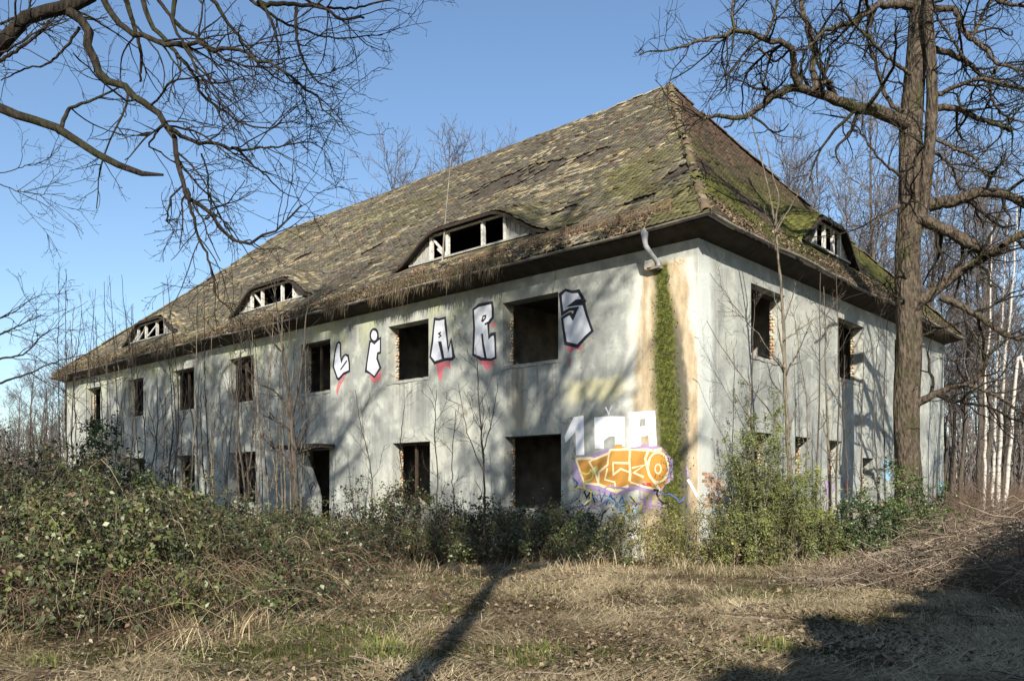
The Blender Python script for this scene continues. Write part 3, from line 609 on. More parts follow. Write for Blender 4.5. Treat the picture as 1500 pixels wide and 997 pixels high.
def moss_run():
    n = 1300; t = RG.random(n); z = 6.35-t*6.1; (y0, z0), (y1, z1) = on_front(970, 400), on_front(984, 740); y = y0+(y1-y0)/(z1-z0)*(z-z0)
    w = np.interp(z, [0, 3.5, 5.5, 6.5], [.46, .38, .26, .11]); y = y-.04+np.clip(RG.normal(size=n)*.55, -1.5, 1.5)*w*.8+(vnoise(z*1.3, 0, 3)-.5)*.26+(vnoise(z*4, 5, 3)-.5)*.12; C = np.stack([-.004-RG.random(n)*.010*np.clip((6.6-z)/2, .3, 1), y, z], -1)
    N = norm(RG.normal(size=(n, 3))*.28+np.array([-1, 0, .15])); c = np.array([[.05, .06, .016], [.095, .118, .022], [.17, .19, .04], [.085, .07, .035]])[RG.choice(4, n, p=[.35, .35, .15, .15])]*RG.uniform(.6, 1.2, (n, 1))
    link('moss_streak', leaves(C, N, RG.uniform(.02, .06, n), RG.uniform(.015, .04, n), c, .3, 'moss_streak', M['moss']), house, 'stuff')
moss_run()

# ------------------------------------------------------------------ painted letters and marks on the walls (flat paint films)
LAY = [0]
def film(name, pts, mat, parent, lay, mp=mpf, loc=on_front):
    q = [loc(*p) for p in pts]; mb = MB(); mb.add([mp(a, z, -lay) for a, z in q], [tuple(range(len(q)))]); return mb.build(name, mat, parent)
def stroke(name, pts, w, mat, parent, lay, closed=False, mp=mpf, loc=on_front, taper=False):
    q = np.array([loc(*p) for p in pts]); n = len(q); vs = []
    for i in range(n):
        a = q[i-1] if (closed or i > 0) else q[i]; b = q[(i+1) % n] if (closed or i < n-1) else q[i]
        d0 = q[i]-a; d1_ = b-q[i]; d0 = d0/max(np.linalg.norm(d0), 1e-6); d1_ = d1_/max(np.linalg.norm(d1_), 1e-6)
        if np.linalg.norm(q[i]-a) < 1e-6: d0 = d1_
        if np.linalg.norm(b-q[i]) < 1e-6: d1_ = d0
        t = d0+d1_; t = t/max(np.linalg.norm(t), 1e-3); nn = np.array([-t[1], t[0]]); k = 1/max(.55, abs(nn @ np.array([-d0[1], d0[0]])))
        ww = w*k/2*(1+.15*RG.normal()); vs += [mp(*(q[i]+nn*ww), -lay), mp(*(q[i]-nn*ww), -lay)]
    m = n if closed else n-1; mb = MB(); mb.add(vs, [(2*i, 2*i+1, (2*i+3) % (2*n), (2*i+2) % (2*n)) for i in range(m)]); return mb.build(name, mat, parent)
Z4 = lambda L: [(470+x/6.233, 410+y/6.233) for x, y in L]
Z5 = lambda L: [(680+x/7.124, 410+y/7.124) for x, y in L]
Z3 = lambda L: [(820+x/4.155, 560+y/4.155) for x, y in L]
ell = lambda cx, cy, rx, ry, n=18: [(cx+rx*math.cos(2*math.pi*i/n), cy+ry*math.sin(2*math.pi*i/n)) for i in range(n)]
def letter(label, poly, w=.075, inner=(), drips=(), fills=(), extra=()):
    f = film('graffiti_letter', poly, M['silver'], house, .004); f['label'] = label
    q_ = np.array(poly); cq = q_.mean(0); film('overspray', [tuple(cq+(p-cq)*1.13) for p in q_], M['spray'], f, .0015)
    stroke('outline', poly, w, M['black'], f, .007, True)
    for e_ in extra: film('dot', e_, M['silver'], f, .0045); stroke('outline', e_, w, M['black'], f, .0075, True)
    for s in inner: stroke('line', s, w*.62, M['black'], f, .008)
    for s in fills: film('counter', s, M['black'], f, .0085)
    for s in drips: film('paint_drip', s, M['pink'], f, .002)
letter('silver letter L with black outline', Z4([(165, 565), (150, 580), (130, 660), (115, 790), (150, 895), (165, 905), (210, 855), (262, 830), (262, 770), (250, 690), (225, 680), (205, 700), (190, 740), (182, 690), (180, 580)]), .075, [Z4([(180, 820), (240, 735)])], [Z4([(165, 912), (245, 845), (205, 915), (180, 960), (160, 1020), (150, 1060), (140, 1000)])])
letter('silver letter i with black outline', Z4([(450, 560), (420, 760), (412, 830), (450, 850), (490, 885), (545, 800), (515, 715), (520, 670), (545, 660), (545, 530), (520, 545), (490, 575), (465, 560)]), .075, [], [Z4([(440, 850), (490, 890), (548, 810), (552, 935), (530, 900), (500, 940), (470, 925)])], (), [Z4(ell(488, 505, 35, 57))])
letter('silver letter A with black outline', Z4([(1040, 355), (1080, 360), (1135, 345), (1140, 400), (1165, 640), (1190, 545), (1215, 700), (1200, 720), (1130, 725), (1040, 755), (1000, 700), (1020, 560), (1030, 450)]), .08, [Z4([(1098, 475), (1078, 490), (1098, 510), (1075, 525)])], [Z4([(1050, 760), (1180, 735), (1187, 830), (1165, 790), (1120, 800), (1105, 900), (1090, 930), (1075, 880)])], [Z4([(1072, 560), (1103, 560), (1130, 712), (1106, 716)])])
letter('silver letter R with black outline', Z5([(95, 310), (150, 265), (290, 235), (300, 300), (300, 390), (270, 430), (252, 460), (260, 600), (280, 570), (320, 560), (325, 640), (330, 810), (280, 830), (180, 822), (95, 778), (100, 640), (105, 500)]), .075, [Z5([(215, 465), (262, 435)]), Z5([(185, 435), (198, 378), (225, 372), (222, 398), (190, 436)])], [Z5([(150, 830), (310, 835), (322, 905), (285, 885), (235, 955), (205, 890), (165, 880)]), Z5([(282, 440), (318, 440), (318, 490), (285, 490)])], [Z5([(178, 560), (198, 560), (208, 660), (238, 815), (212, 812), (190, 690)])])
letter('silver letter S with black outline', Z5([(1003, 152), (1058, 105), (1130, 125), (1195, 115), (1250, 212), (1165, 225), (1092, 272), (1165, 250), (1250, 240), (1275, 350), (1338, 530), (1265, 600), (1185, 690), (1060, 660), (1036, 500), (1024, 400), (1075, 365), (1108, 350), (1135, 392), (1175, 298), (1100, 305), (1026, 352), (1014, 250)]), .08, [], [Z5([(1045, 680), (1090, 695), (1180, 705), (1228, 675), (1222, 725), (1135, 728), (1098, 775), (1085, 720)]), Z5([(1088, 820), (1112, 815), (1108, 890), (1098, 930)])])
for i, (nm, L) in enumerate([('tall white painted figure one', [(85, 210), (145, 200), (150, 440), (100, 442), (96, 300), (36, 366), (28, 330)]), ('middle white painted letter', [(210, 212), (300, 204), (395, 206), (396, 388), (338, 392), (335, 326), (300, 330), (270, 352), (268, 402), (214, 402)]),
    ('white painted letter beside the mossy streak', [(420, 182), (580, 170), (592, 384), (545, 386), (540, 322), (492, 330), (492, 386), (426, 398)])]):
    f = film('graffiti_letter', Z3(L), M['wpaint'], house, .004+i*.0002); f['label'] = nm
film('wall_patch', Z3([(486, 222), (524, 218), (524, 262), (488, 268)]), M['cheek'], house, .007)
halo = film('graffiti_background', Z3([(80, 510), (105, 452), (180, 440), (300, 400), (420, 396), (520, 372), (620, 392), (690, 470), (690, 590), (640, 625), (600, 690), (470, 650), (330, 692), (200, 652), (100, 620)]), M['purple'], house, .0025)
og = film('graffiti_word', Z3([(100, 465), (180, 460), (215, 465), (300, 430), (310, 410), (330, 408), (340, 375), (380, 375), (385, 405), (430, 405), (540, 410), (570, 415), (620, 405), (650, 440), (655, 600), (610, 655), (500, 630), (420, 625), (380, 645), (345, 665), (240, 620), (150, 612)]), M['orange'], house, .005); og['label'] = 'orange graffiti word with cream outline on purple'
for i, (L, w, cl) in enumerate([([(100, 465), (180, 460), (215, 465), (300, 430), (310, 410), (430, 405), (540, 410), (570, 415), (620, 405)], .06, 0), ([(100, 465), (150, 612), (240, 620), (345, 665), (380, 645), (420, 628)], .06, 0), ([(300, 430), (292, 500), (240, 545), (235, 618)], .06, 0),
    ([(215, 465), (180, 482), (215, 540), (232, 600)], .055, 0), ([(292, 520), (275, 590), (335, 605), (345, 660)], .05, 0), ([(430, 405), (425, 470), (430, 560), (425, 600)], .055, 0), ([(322, 488), (425, 490)], .05, 0), ([(325, 490), (328, 560), (372, 525), (425, 545)], .045, 0), ([(440, 520), (520, 500), (452, 548), (512, 575)], .05, 0),
    ([(540, 415), (522, 465), (545, 560), (610, 652)], .06, 0), (ell(600, 515, 62, 92), .05, 1), (ell(600, 525, 18, 28), .035, 1), ([(500, 630), (612, 655)], .045, 0), ([(430, 605), (500, 628)], .04, 0)]):
    stroke('paint_line', Z3(L), w, M['cream'], og, .0075+i*.0004, bool(cl))
film('paint_patch', Z3([(500, 615), (555, 608), (562, 630), (515, 634)]), M['red'], og, .006)
film('paint_patch', Z3([(195, 520), (230, 505), (235, 540), (205, 560)]), M['yellow'], og, .0062)
for L, mname, w in [([(240, 650), (255, 720), (275, 670), (285, 740), (310, 680), (330, 735)], 'blue', .05), ([(150, 660), (165, 700), (190, 660), (215, 730)], 'black', .04), ([(520, 690), (510, 790), (560, 700), (550, 780)], 'purple', .06), ([(490, 740), (640, 750)], 'purple', .05), ([(600, 700), (610, 800)], 'purple', .06), ([(330, 700), (350, 760), (380, 690), (400, 770)], 'blue', .04),
    ([(400, 720), (420, 780), (450, 700), (480, 790), (510, 720)], 'yellow', .06), ([(80, 580), (110, 610), (95, 640), (130, 640)], 'blue', .04), ([(780, 590), (800, 620), (840, 695)], 'wpaint', .07), ([(775, 510), (785, 575)], 'purple', .06), ([(280, 150), (300, 190), (320, 140), (300, 185)], 'wpaint', .05), ([(430, 400), (520, 392)], 'purple', .05), ([(430, 690), (470, 740), (440, 780)], 'black', .025)]:
    LAY[0] += 1; s = stroke('graffiti_tag', Z3(L), w, M[mname], house, .0095+LAY[0]*.0003); s['label'] = mname.replace('wpaint', 'white')+' spray scribble'
for q in range(12):
    LAY[0] += 1; x, y = RG.uniform(150, 640), RG.uniform(640, 800); L = [(x, y)]; an = RG.uniform(0, 6.3)
    for _ in range(9): an += RG.normal()*1.1; x += math.cos(an)*28; y += math.sin(an)*24; L.append((x, y))
    col_ = ['blue', 'purple', 'yellow', 'black', 'purple', 'sky_blue'][q % 6]; st_ = stroke('graffiti_tag', Z3(L), RG.uniform(.02, .05), M[col_], house, .0095+LAY[0]*.0003); st_['label'] = col_.replace('_', ' ')+' tangled spray scribble'
def sidefilm(L, mname, lb): f = film('graffiti_patch', L, M[mname], house, .004+.0003*len(lb), mps, on_side); f['label'] = lb
sidefilm([(1292, 676), (1297, 671), (1303, 675), (1301, 688), (1306, 696), (1300, 705), (1292, 699), (1295, 688)], 'sky_blue', 'pale blue paint patch on the short wall')
sidefilm([(1373, 706), (1381, 704), (1380, 728), (1374, 728)], 'sky_blue', 'small blue paint patch near the far corner')
sidefilm([(1207, 704), (1216, 700), (1221, 716), (1214, 722), (1219, 748), (1208, 756), (1211, 726)], 'purple', 'pale purple paint patch below the small windows'); sidefilm([(1236, 706), (1243, 704), (1243, 722), (1237, 720)], 'pink', 'red paint blot below the small windows')
stroke('graffiti_tag', [(1293, 678), (1296, 688), (1300, 676), (1300, 700)], .05, M['blue'], house, .011, False, mps, on_side)
# fallen plaster at the foot of the corner: bare bricks a few millimetres proud of the render
brick_me = []
for c in [(.44, .26, .17), (.52, .35, .24), (.38, .24, .17), (.55, .48, .40)]:
    b = MB(); b.box((-.006, -.115, -.033), (.03, .115, .033)); me = b.mesh('brick', M['brick']); a = me.color_attributes.new('tint', 'FLOAT_COLOR', 'POINT'); a.data.foreach_set('color', np.tile([*c, 1], len(me.vertices)).astype(np.float32)); brick_me.append(me)
for row in range(16):
    for k in range(5):
        x = .14+k*.243+(row % 2)*.12; z = .75+row*.079
        if fbm(x*1.6+3, z*1.3, 15) < .5+.12*abs(x-.6)+.05*abs(z-1.4): continue
        o = link('brick', brick_me[int(RG.integers(4))], house); o.location = (x, .004, z); o.rotation_euler = (0, 0, math.pi/2)

# ------------------------------------------------------------------ trees
def tree_obj(name, label, cat, base, trunk_sets, parts, tmat, group=None):
    """parts: list of (name, sets, material, kind)"""
    b = np.array(base, float); t = thing(name, label, cat, tuple(b), 0, group)
    sh = lambda s: [(q[0]-b, *q[1:]) for q in s]
    link('trunk', tubemesh('trunk', sh(trunk_sets), tmat), t)
    for pn, st, mt, kd in parts:
        if st: link(pn, tubemesh(pn, sh(st), mt), t, kd)
    return t
def traced(L, Y0, Y1, sc, off):
    n = len(L); return np.array([at(off[0]+x*sc, off[1]+y*sc, Y0+(Y1-Y0)*i/max(n-1, 1)) for i, (x, y) in enumerate(L)])
ba = lambda P, R: (P[None], R[None])
def cat(*s):
    n = max(q[0].shape[1] for q in s); return np.concatenate([q[0] for q in s]), np.concatenate([q[1] for q in s])

# the oak right of the house
YO = 20.2
def oak():
    tr = [at(1333, 822, YO), at(1332, 770, YO), at(1331, 700, YO), at(1327, 600, YO), at(1331, 500, YO), at(1329, 400, YO), at(1335, 300, YO), at(1333, 200, YO), at(1341, 100, YO), at(1348, 0, YO), at(1352, -130, YO), at(1345, -300, YO)]
    P, R = limb(tr, .335, .20, 60); R = R+np.exp(-np.linspace(0, 1, 60)*30)*.16; R[45:] *= np.linspace(1, .6, 15)
    st = traced([(1082, 960), (1100, 870), (1122, 780), (1143, 600), (1160, 400), (1155, 200), (1145, 60), (1170, -120), (1200, -300)], YO-.05, YO-.6, .4011, (900, 0)); P2, R2 = limb(st, .16, .10, 40); R2 = R2*np.clip(np.linspace(.55, 3, 40), 0, 1)
    l = []
    def add(L, r0, r1, dy, y0=YO-.1, z=0): 
        if z == 7: L = [(375+x*1.2507, 748+y*1.2507) for x, y in L]       # coordinates read from the enlargement of the right wall
        l.append(limb(traced(L, y0, y0+dy, .4011, (900, 0)), r0, r1, 28, .02))
    add([(1065, 450), (960, 410), (880, 390), (800, 365), (720, 335), (660, 320), (600, 340), (540, 380), (470, 425), (400, 425), (330, 430), (250, 480)], .17, .025, -2.6)
    add([(680, 320), (650, 270), (655, 220), (640, 170), (560, 145), (500, 125), (440, 110), (380, 140), (300, 155), (230, 175), (90, 195)], .085, .012, -1.8, YO-1.5)
    add([(735, 325), (732, 280), (720, 240), (735, 200), (715, 150), (700, 80), (680, 0), (690, -90)], .08, .05, 1.0, YO-1.4)
    add([(720, 335), (745, 312), (770, 300), (800, 298)], .055, .04, -.2, YO-1.4)
    add([(640, 180), (590, 225), (530, 180), (440, 260)], .03, .01, .5, YO-1.9)
    add([(440, 110), (430, 60), (435, -20)], .04, .02, .4, YO-2.6); add([(550, 140), (580, 70), (600, -20)], .04, .02, -.4, YO-2.4)
    add([(1085, 20), (1020, 15), (960, 22), (900, 60), (830, 92), (760, 120), (700, 180), (650, 190)], .11, .02, -2)
    add([(1050, 410), (1000, 360), (960, 260), (930, 130), (920, 30), (900, -60)], .06, .02, 1.2)
    add([(1080, 270), (1000, 210), (900, 110), (840, 40), (800, -60)], .05, .02, -1.5, YO-.4)
    add([(1040, 640), (960, 570), (890, 470), (850, 440)], .035, .01, -1.4)
    add([(1040, 750), (960, 800), (930, 850), (900, 870)], .045, .015, -1.0)
    add([(1150, 750), (1250, 730), (1350, 702), (1420, 710), (1500, 738), (1600, 760)], .16, .07, -1.5)
    add([(590, 40), (680, 80), (770, 130), (805, 138), (835, 125)], .15, .12, -1.0, YO-.2, 7)
    add([(550, 315), (620, 262), (700, 200), (780, 150), (830, 118), (880, 90), (960, 60)], .17, .06, -1.2, YO-.1, 7)
    add([(560, 595), (620, 560), (690, 530), (740, 520), (775, 480), (800, 430), (840, 400)], .11, .03, -1.6, YO-.1, 7)
    add([(720, 523), (790, 545), (850, 580), (920, 640)], .05, .02, -.6, YO-1.0, 7)
    add([(655, 268), (740, 310), (800, 350), (850, 382), (930, 390)], .09, .05, -.8, YO-.6, 7)
    add([(1170, 180), (1240, 200), (1300, 240), (1340, 280), (1390, 300), (1500, 332)], .08, .03, 1.0)
    add([(1160, 30), (1250, 40), (1262, 90), (1300, 140), (1340, 170), (1400, 230), (1500, 262)], .085, .03, -1.0)
    add([(1170, 392), (1260, 400), (1320, 430), (1380, 450), (1450, 480)], .085, .045, .6)
    add([(1170, 352), (1260, 310), (1330, 290), (1430, 310), (1500, 322)], .06, .03, -1.4)
    add([(1160, 500), (1240, 540), (1310, 570), (1360, 640), (1420, 650)], .05, .02, -1.2)
    add([(1150, 540), (1230, 610), (1260, 680), (1330, 720)], .045, .015, 1.2)
    add([(1300, 140), (1330, 90), (1350, 40), (1400, -20)], .05, .03, .6, YO-.6); add([(1400, 230), (1370, 320), (1400, 400), (1500, 450)], .04, .02, .6, YO-.8)
    add([(1290, 240), (1250, 170), (1180, 60), (1160, 0)], .04, .02, -.9); add([(1180, -120), (1300, -60), (1420, 10), (1550, 30)], .08, .03, -1)
    P3 = np.stack([x[0] for x in l]); R3 = np.stack([x[1] for x in l])
    P4, R4 = grow(P3, R3, 210, (.9, 2.8), (30, 70), .15, .02, .22, 9, .55, .010, .05, .35)
    P4b, R4b = grow(P[None], R[None], 34, (.8, 2.4), (50, 85), .28, .06, .3, 9, .16, .012, .035, .35, .3)
    P4 = np.concatenate([P4, P4b]); R4 = np.concatenate([R4, R4b])
    P5, R5 = grow(P4, R4, 1250, (.5, 1.5), (30, 70), .15, .03, .30, 6, .6, .007, .02); P6, R6 = grow(np.concatenate([P5]), R5, 3300, (.2, .6), (30, 65), .2, .05, .3, 4, .65, .0045, .01)
    P7, R7 = grow(P3[:, 8:], R3[:, 8:], 900, (.25, .8), (35, 80), 0, .05, .3, 5, .4, .005, .01)
    t = tree_obj('oak_tree', 'massive gnarled bare oak standing at the right end of the house', 'tree', at(1333, 822, YO)*[1, 1, 0], [(P2[None], R2[None], 12, .12)], [('twigs', [(P4, R4, 5), (P5, R5, 4), (P6, R6, 3), (P7, R7, 3)], M['oaktwig'], 'stuff')], M['oak'])
    b = np.array(t.location); t.children[0].name = 'second_stem'
    Pt = spline(P, 150); Rt = np.interp(np.linspace(0, 1, 150), np.linspace(0, 1, 60), R); V, F = furrowed(Pt, Rt, 44, 3.6, 3, .16); link('trunk', npmesh('trunk', V-b, [F], M['oak'], None, True), t)
    for p, r in l: link('limb', tubemesh('limb', [(p[None]-b, r[None], 9, .14)], M['oak']), t)
oak()

# the big branches reaching in from a tree left of the view
def overhang():
    YB = 8.5; l = []; o = (0, 0); sc = .4013
    base = np.array([-9.0, 8.4, 0.])
    def add(L, r0, r1, y0=YB, dy=0., pre=None):
        p = traced(L, y0, y0+dy, sc, o)
        if pre is not None: p = np.concatenate([np.array(pre), p])
        l.append(limb(p, r0*1.02, r1, 26, .016)); return l[-1]
    add([(0, 150), (60, 95), (130, 55), (200, 40), (290, 2), (340, -40), (460, -120)], .105, .06, YB, .5, [base+[0, 0, 3.9], base+[1.6, 0, 4.4]])
    add([(0, 395), (80, 420), (160, 450), (220, 480), (300, 520), (380, 570), (450, 615), (520, 635), (595, 637)], .085, .022, YB-.3, -.4, [base+[0, 0, 3.2], base+[1.6, -.1, 4.0]])
    add([(255, 45), (305, 80), (320, 150), (350, 240), (400, 295), (470, 325), (540, 375), (600, 450), (630, 500), (645, 590), (690, 705), (740, 770), (790, 830), (860, 865), (930, 880), (1000, 850), (1060, 790), (1100, 745)], .05, .008, YB, -.8)
    add([(682, 690), (694, 740), (710, 810), (740, 900), (770, 975), (790, 1080), (850, 1130)], .018, .006, YB-.55, -.3)
    add([(618, 470), (650, 492), (700, 512), (780, 525), (870, 545), (960, 540), (1060, 525), (1160, 522)], .024, .005, YB-.45, .4)
    add([(845, 538), (880, 556), (920, 600), (980, 650), (1030, 700), (1090, 722)], .014, .004, YB-.3, .3)
    add([(214, 484), (232, 440), (262, 392), (330, 370), (400, 335), (432, 318)], .024, .008, YB-.4, .4)
    add([(370, -20), (430, 85), (500, 120), (580, 150), (680, 160), (780, 170), (880, 185), (980, 230), (1080, 280), (1150, 360), (1246, 460)], .036, .006, YB+.3, -.8)
    add([(450, -30), (490, 100), (515, 200), (510, 300)], .032, .012, YB+.2, .3)
    add([(515, -30), (550, 90), (600, 140), (640, 200), (700, 270), (740, 340), (820, 410), (900, 460), (1000, 460), (1100, 450)], .03, .005, YB+.5, -.5)
    add([(640, -30), (640, 80), (700, 120), (800, 200), (900, 240), (980, 245), (1060, 210)], .028, .006, YB+.6, .3)
    add([(930, -30), (1000, 100), (1020, 200)], .026, .01, YB+.8, .2); add([(940, 15), (1060, 15), (1180, 30), (1246, 70), (1330, 60)], .03, .012, YB+.9, -.3)
    add([(1080, 30), (1085, 150), (1110, 220), (1150, 290), (1246, 330)], .022, .006, YB+.8, -.4)
    add([(-60, 270), (0, 222), (80, 170), (150, 110), (180, 75)], .022, .014, YB+.5, .2); add([(290, 100), (240, 170), (180, 230), (100, 250), (0, 292)], .016, .006, YB+.05, .3)
    add([(750, -40), (830, 80), (900, 170), (960, 250), (1040, 300), (1100, 310)], .024, .006, YB+.4, .6); add([(560, -40), (620, 60), (690, 200), (760, 330), (800, 420), (870, 480)], .02, .005, YB-.2, -.5)
    add([(600, 450), (560, 500), (545, 530), (590, 560), (680, 620), (760, 650)], .012, .004, YB-.4, .2); add([(735, 560), (760, 640), (760, 720), (790, 800)], .01, .004, YB-.3, .2)
    add([(0, 90), (100, 60), (150, 90), (240, 20)], .014, .006, YB+.6, .3); add([(880, -30), (1000, 60), (1100, 110), (1246, 140), (1400, 130)], .022, .005, YB+1, .2); add([(1050, -30), (1200, 30), (1330, 20), (1480, -20)], .022, .006, YB+1.2, .2)
    add([(-80, 640), (0, 632), (80, 610), (160, 590), (230, 530)], .008, .003, YB+2, .1); add([(-60, 660), (0, 675), (80, 700), (160, 710), (238, 705)], .008, .003, YB+2, .2)
    # lower boughs at the left edge
    for L in ([(-80, 1330), (0, 1310), (90, 1290), (160, 1220), (235, 1180)], [(-60, 1410), (0, 1395), (110, 1360), (200, 1320), (330, 1290)], [(-60, 1180), (0, 1160), (50, 1140), (90, 1110)], [(-50, 1240), (20, 1210), (110, 1170), (150, 1150)]): add(L, .02, .005, 12, .4)
    l[1] = (l[1][0], l[1][1]*1.2); l[1][1][-3:] *= [1, .9, .45]
    P3 = np.stack([x[0] for x in l]); R3 = np.stack([x[1] for x in l])
    PA, RA = P3[2:, 5:], R3[2:, 5:]
    P4, R4 = grow(PA, RA, 270, (.4, 1.5), (25, 60), .05, -.005, .15, 10, .5, .0042, .012, .4)
    P4b, R4b = grow(P3[:1, 6:], R3[:1, 6:], 20, (.5, 1.2), (35, 70), .1, .0, .18, 10, .2, .004, .014, .4, .3, (0, 0, -.6))
    P4 = np.concatenate([P4, P4b]); R4 = np.concatenate([R4, R4b])
    P5, R5 = grow(P4, R4, 1050, (.15, .65), (28, 60), .15, .02, .17, 7, .7, .003, .007); P6, R6 = grow(P5, R5, 2000, (.05, .19), (30, 60), .2, .1, .2, 4, .8, .0023, .004)
    tp = limb([base+[0, 0, -.1], base+[0, 0, 2], base+[.05, 0, 4.2], base+[.2, -.1, 7], base+[.1, -.3, 11], base+[-.1, -.5, 17.5]], .42, .09, 34)
    PC, RC = grow(tp[0][None], tp[1][None], 30, (3.0, 6.5), (45, 75), .55, .03, .13, 12, .6, .06, .16, .3, .25); kz = (PC[:, :, 2].min(1) > 9.2) & (PC[:, :, 1].max(1) < 11.5); PC, RC = PC[kz], RC[kz]
    PD, RD = grow(PC, RC, 260, (.8, 2.6), (30, 65), .2, .03, .18, 8, .55, .018, .05); kz = PD[:, :, 2].min(1) > 9.0; PD, RD = PD[kz], RD[kz]; PE_, RE_ = grow(PD, RD, 900, (.3, 1.0), (30, 60), .2, .03, .2, 5, .6, .008, .02)
    # fat end buds
    e = P6[:, -1]; dv = norm(P6[:, -1]-P6[:, -2]); PB = np.stack([e, e+dv*.006, e+dv*.016], 1); RB = np.tile([.002, .004, .001], (len(e), 1))
    pass
    t = tree_obj('overhanging_tree', 'bare tree left of view whose long boughs hang across the sky at upper left', 'tree', base, [(tp[0][None], tp[1][None], 14, .12)], [('twigs', [(P4, R4, 5), (P5, R5, 4), (P6, R6, 3), (PB, RB, 4)], M['oaktwig'], 'stuff'), ('crown', [(PC, RC, 7), (PD, RD, 5), (PE_, RE_, 3)], M['oaktwig'], 'stuff')], M['oak'])
    for p, r in l: link('limb', tubemesh('limb', [(p[None]-base, r[None], 8, .10)], M['oaktwig']), t)
overhang()

# woodland trees: a few models, copied with shared meshes
def wood_model(h, r, nl, up, seed, spread=1.0, tw=(260, 1000), lk=.5, low=.3, tr=.02):
    global RG; keep = RG; RG = np.random.default_rng(seed)
    k = 8; pts = np.stack([np.cumsum(RG.normal(size=k)*h*.008), np.cumsum(RG.normal(size=k)*h*.008), np.linspace(-.2, h, k)], -1); pts[0, :2] = 0
    P, R = limb(pts, r, r*.12, 26); P3, R3 = grow(P[None], R[None], nl, (h*.16*spread, h*.34*spread), (28, 58), low, up, .16, 10, lk, .03, r*.7, .3, .55)
    P4, R4 = grow(P3, R3, tw[0], (h*.05, h*.13), (25, 60), .15, up*.6, .22, 6, .55, tr, .06); P5, R5 = grow(np.concatenate([P4]), R4, tw[1], (h*.02, h*.055), (25, 55), .1, .06, .25, 4, .7, .013, .025)
    RG = keep
    return tubemesh('trunk', [(P[None], R[None], 8, .08)], M['bark']), tubemesh('crown', [(P3, R3, 5), (P4, R4, 3), (P5, R5, 3)], M['fartwig'])
WM = [wood_model(23, .22, 30, .10, 101), wood_model(26, .26, 34, .12, 102, 1.1), wood_model(20, .17, 26, .14, 103, .9), wood_model(17, .13, 24, .10, 104, 1.0), wood_model(24, .20, 28, .16, 105, .8)]
def wood(px, Y, k, s, label, group):
    t = thing('woodland_tree', label, 'tree', ((px-PCX)/FPX*Y, Y, 0), RG.uniform(0, 6.28), group); t.scale = (s, s, s*RG.uniform(.92, 1.08))
    link('trunk', WM[k][0], t); c = link('crown', WM[k][1], t); c['kind'] = 'stuff'
for lb, px, Y, k, s in (('second tree from the left showing above the ridge', 566, 60, 1, .95), ('tree above the ridge left of the lightning rod', 600, 64, 0, 1.04), ('tree above the ridge just behind the lightning rod', 640, 62, 4, 1.08), ('tree above the ridge right of the lightning rod', 690, 68, 0, 1.14), ('leftmost tall tree showing above the ridge', 540, 61, 2, 1.0), ('rightmost tree showing above the ridge', 715, 70, 1, 1.06), ('lowest small tree above the ridge at left', 512, 66, 3, 1.1)): wood(px, Y, k, s, 'bare grey '+lb, 'trees behind the roof')
lab = 'bare woodland tree in the thicket right of the house'
for i in range(48):
    px = 1085+i*10.4+RG.uniform(-9, 9); Y = RG.choice([36, 41, 46, 52, 58, 66])+RG.uniform(-2, 2)
    if px < 1420: Y = max(Y, 38+(1420-px)*.02)
    wood(px, Y, int(RG.integers(5)), RG.uniform(.5, .8) if Y < 45 else RG.uniform(.65, .98), lab, 'woodland right of the house')
lab = 'thin bare tree in the far wood at the left edge'
for i in range(24):
    px = -130+i*10+RG.uniform(-6, 6); Y = RG.uniform(50, 75); wood(px, Y, int(RG.integers(5)), RG.uniform(.33, .5), lab, 'far trees left of the house')

# birches
for px0, px1, pt, Y, r, lb in ((1441, 1449, 500, 26, .055, 'leftmost white birch stem of the clump by the right edge'), (1452, 1468, 470, 27, .06, 'second white birch stem from the left by the right edge'), (1459, 1481, 450, 26.3, .075, 'tallest white birch stem of the clump near the right edge'), (1468, 1512, 610, 25, .07, 'white birch leaning out to the right at the picture edge')):
    p = [at(px0, 760, Y)*[1, 1, 0]+[0, 0, -.1], at(px0+(px1-px0)*.3, 640, Y), at(px0+(px1-px0)*.6, 520, Y), at(px1, pt, Y), at(px1+(px1-px0)*.25, pt-80, Y), at(px1+(px1-px0)*.5, pt-170, Y)]; P, R = limb(p, r, .02, 30, .01)
    P3, R3 = grow(P[None], R[None], 26, (.8, 2.2), (25, 50), .35, .05, .15, 7, .3, .01, .03); P4, R4 = grow(P3, R3, 130, (.3, .9), (25, 50), .2, -.03, .2, 5, .6, .006, .012)
    tree_obj('birch_tree', lb, 'tree', at(px0, 760, Y)*[1, 1, 0], [(P[None], R[None], 8, .05)], [('crown', [(P3, R3, 4), (P4, R4, 3)], M['twig'], 'stuff')], M['birch'])

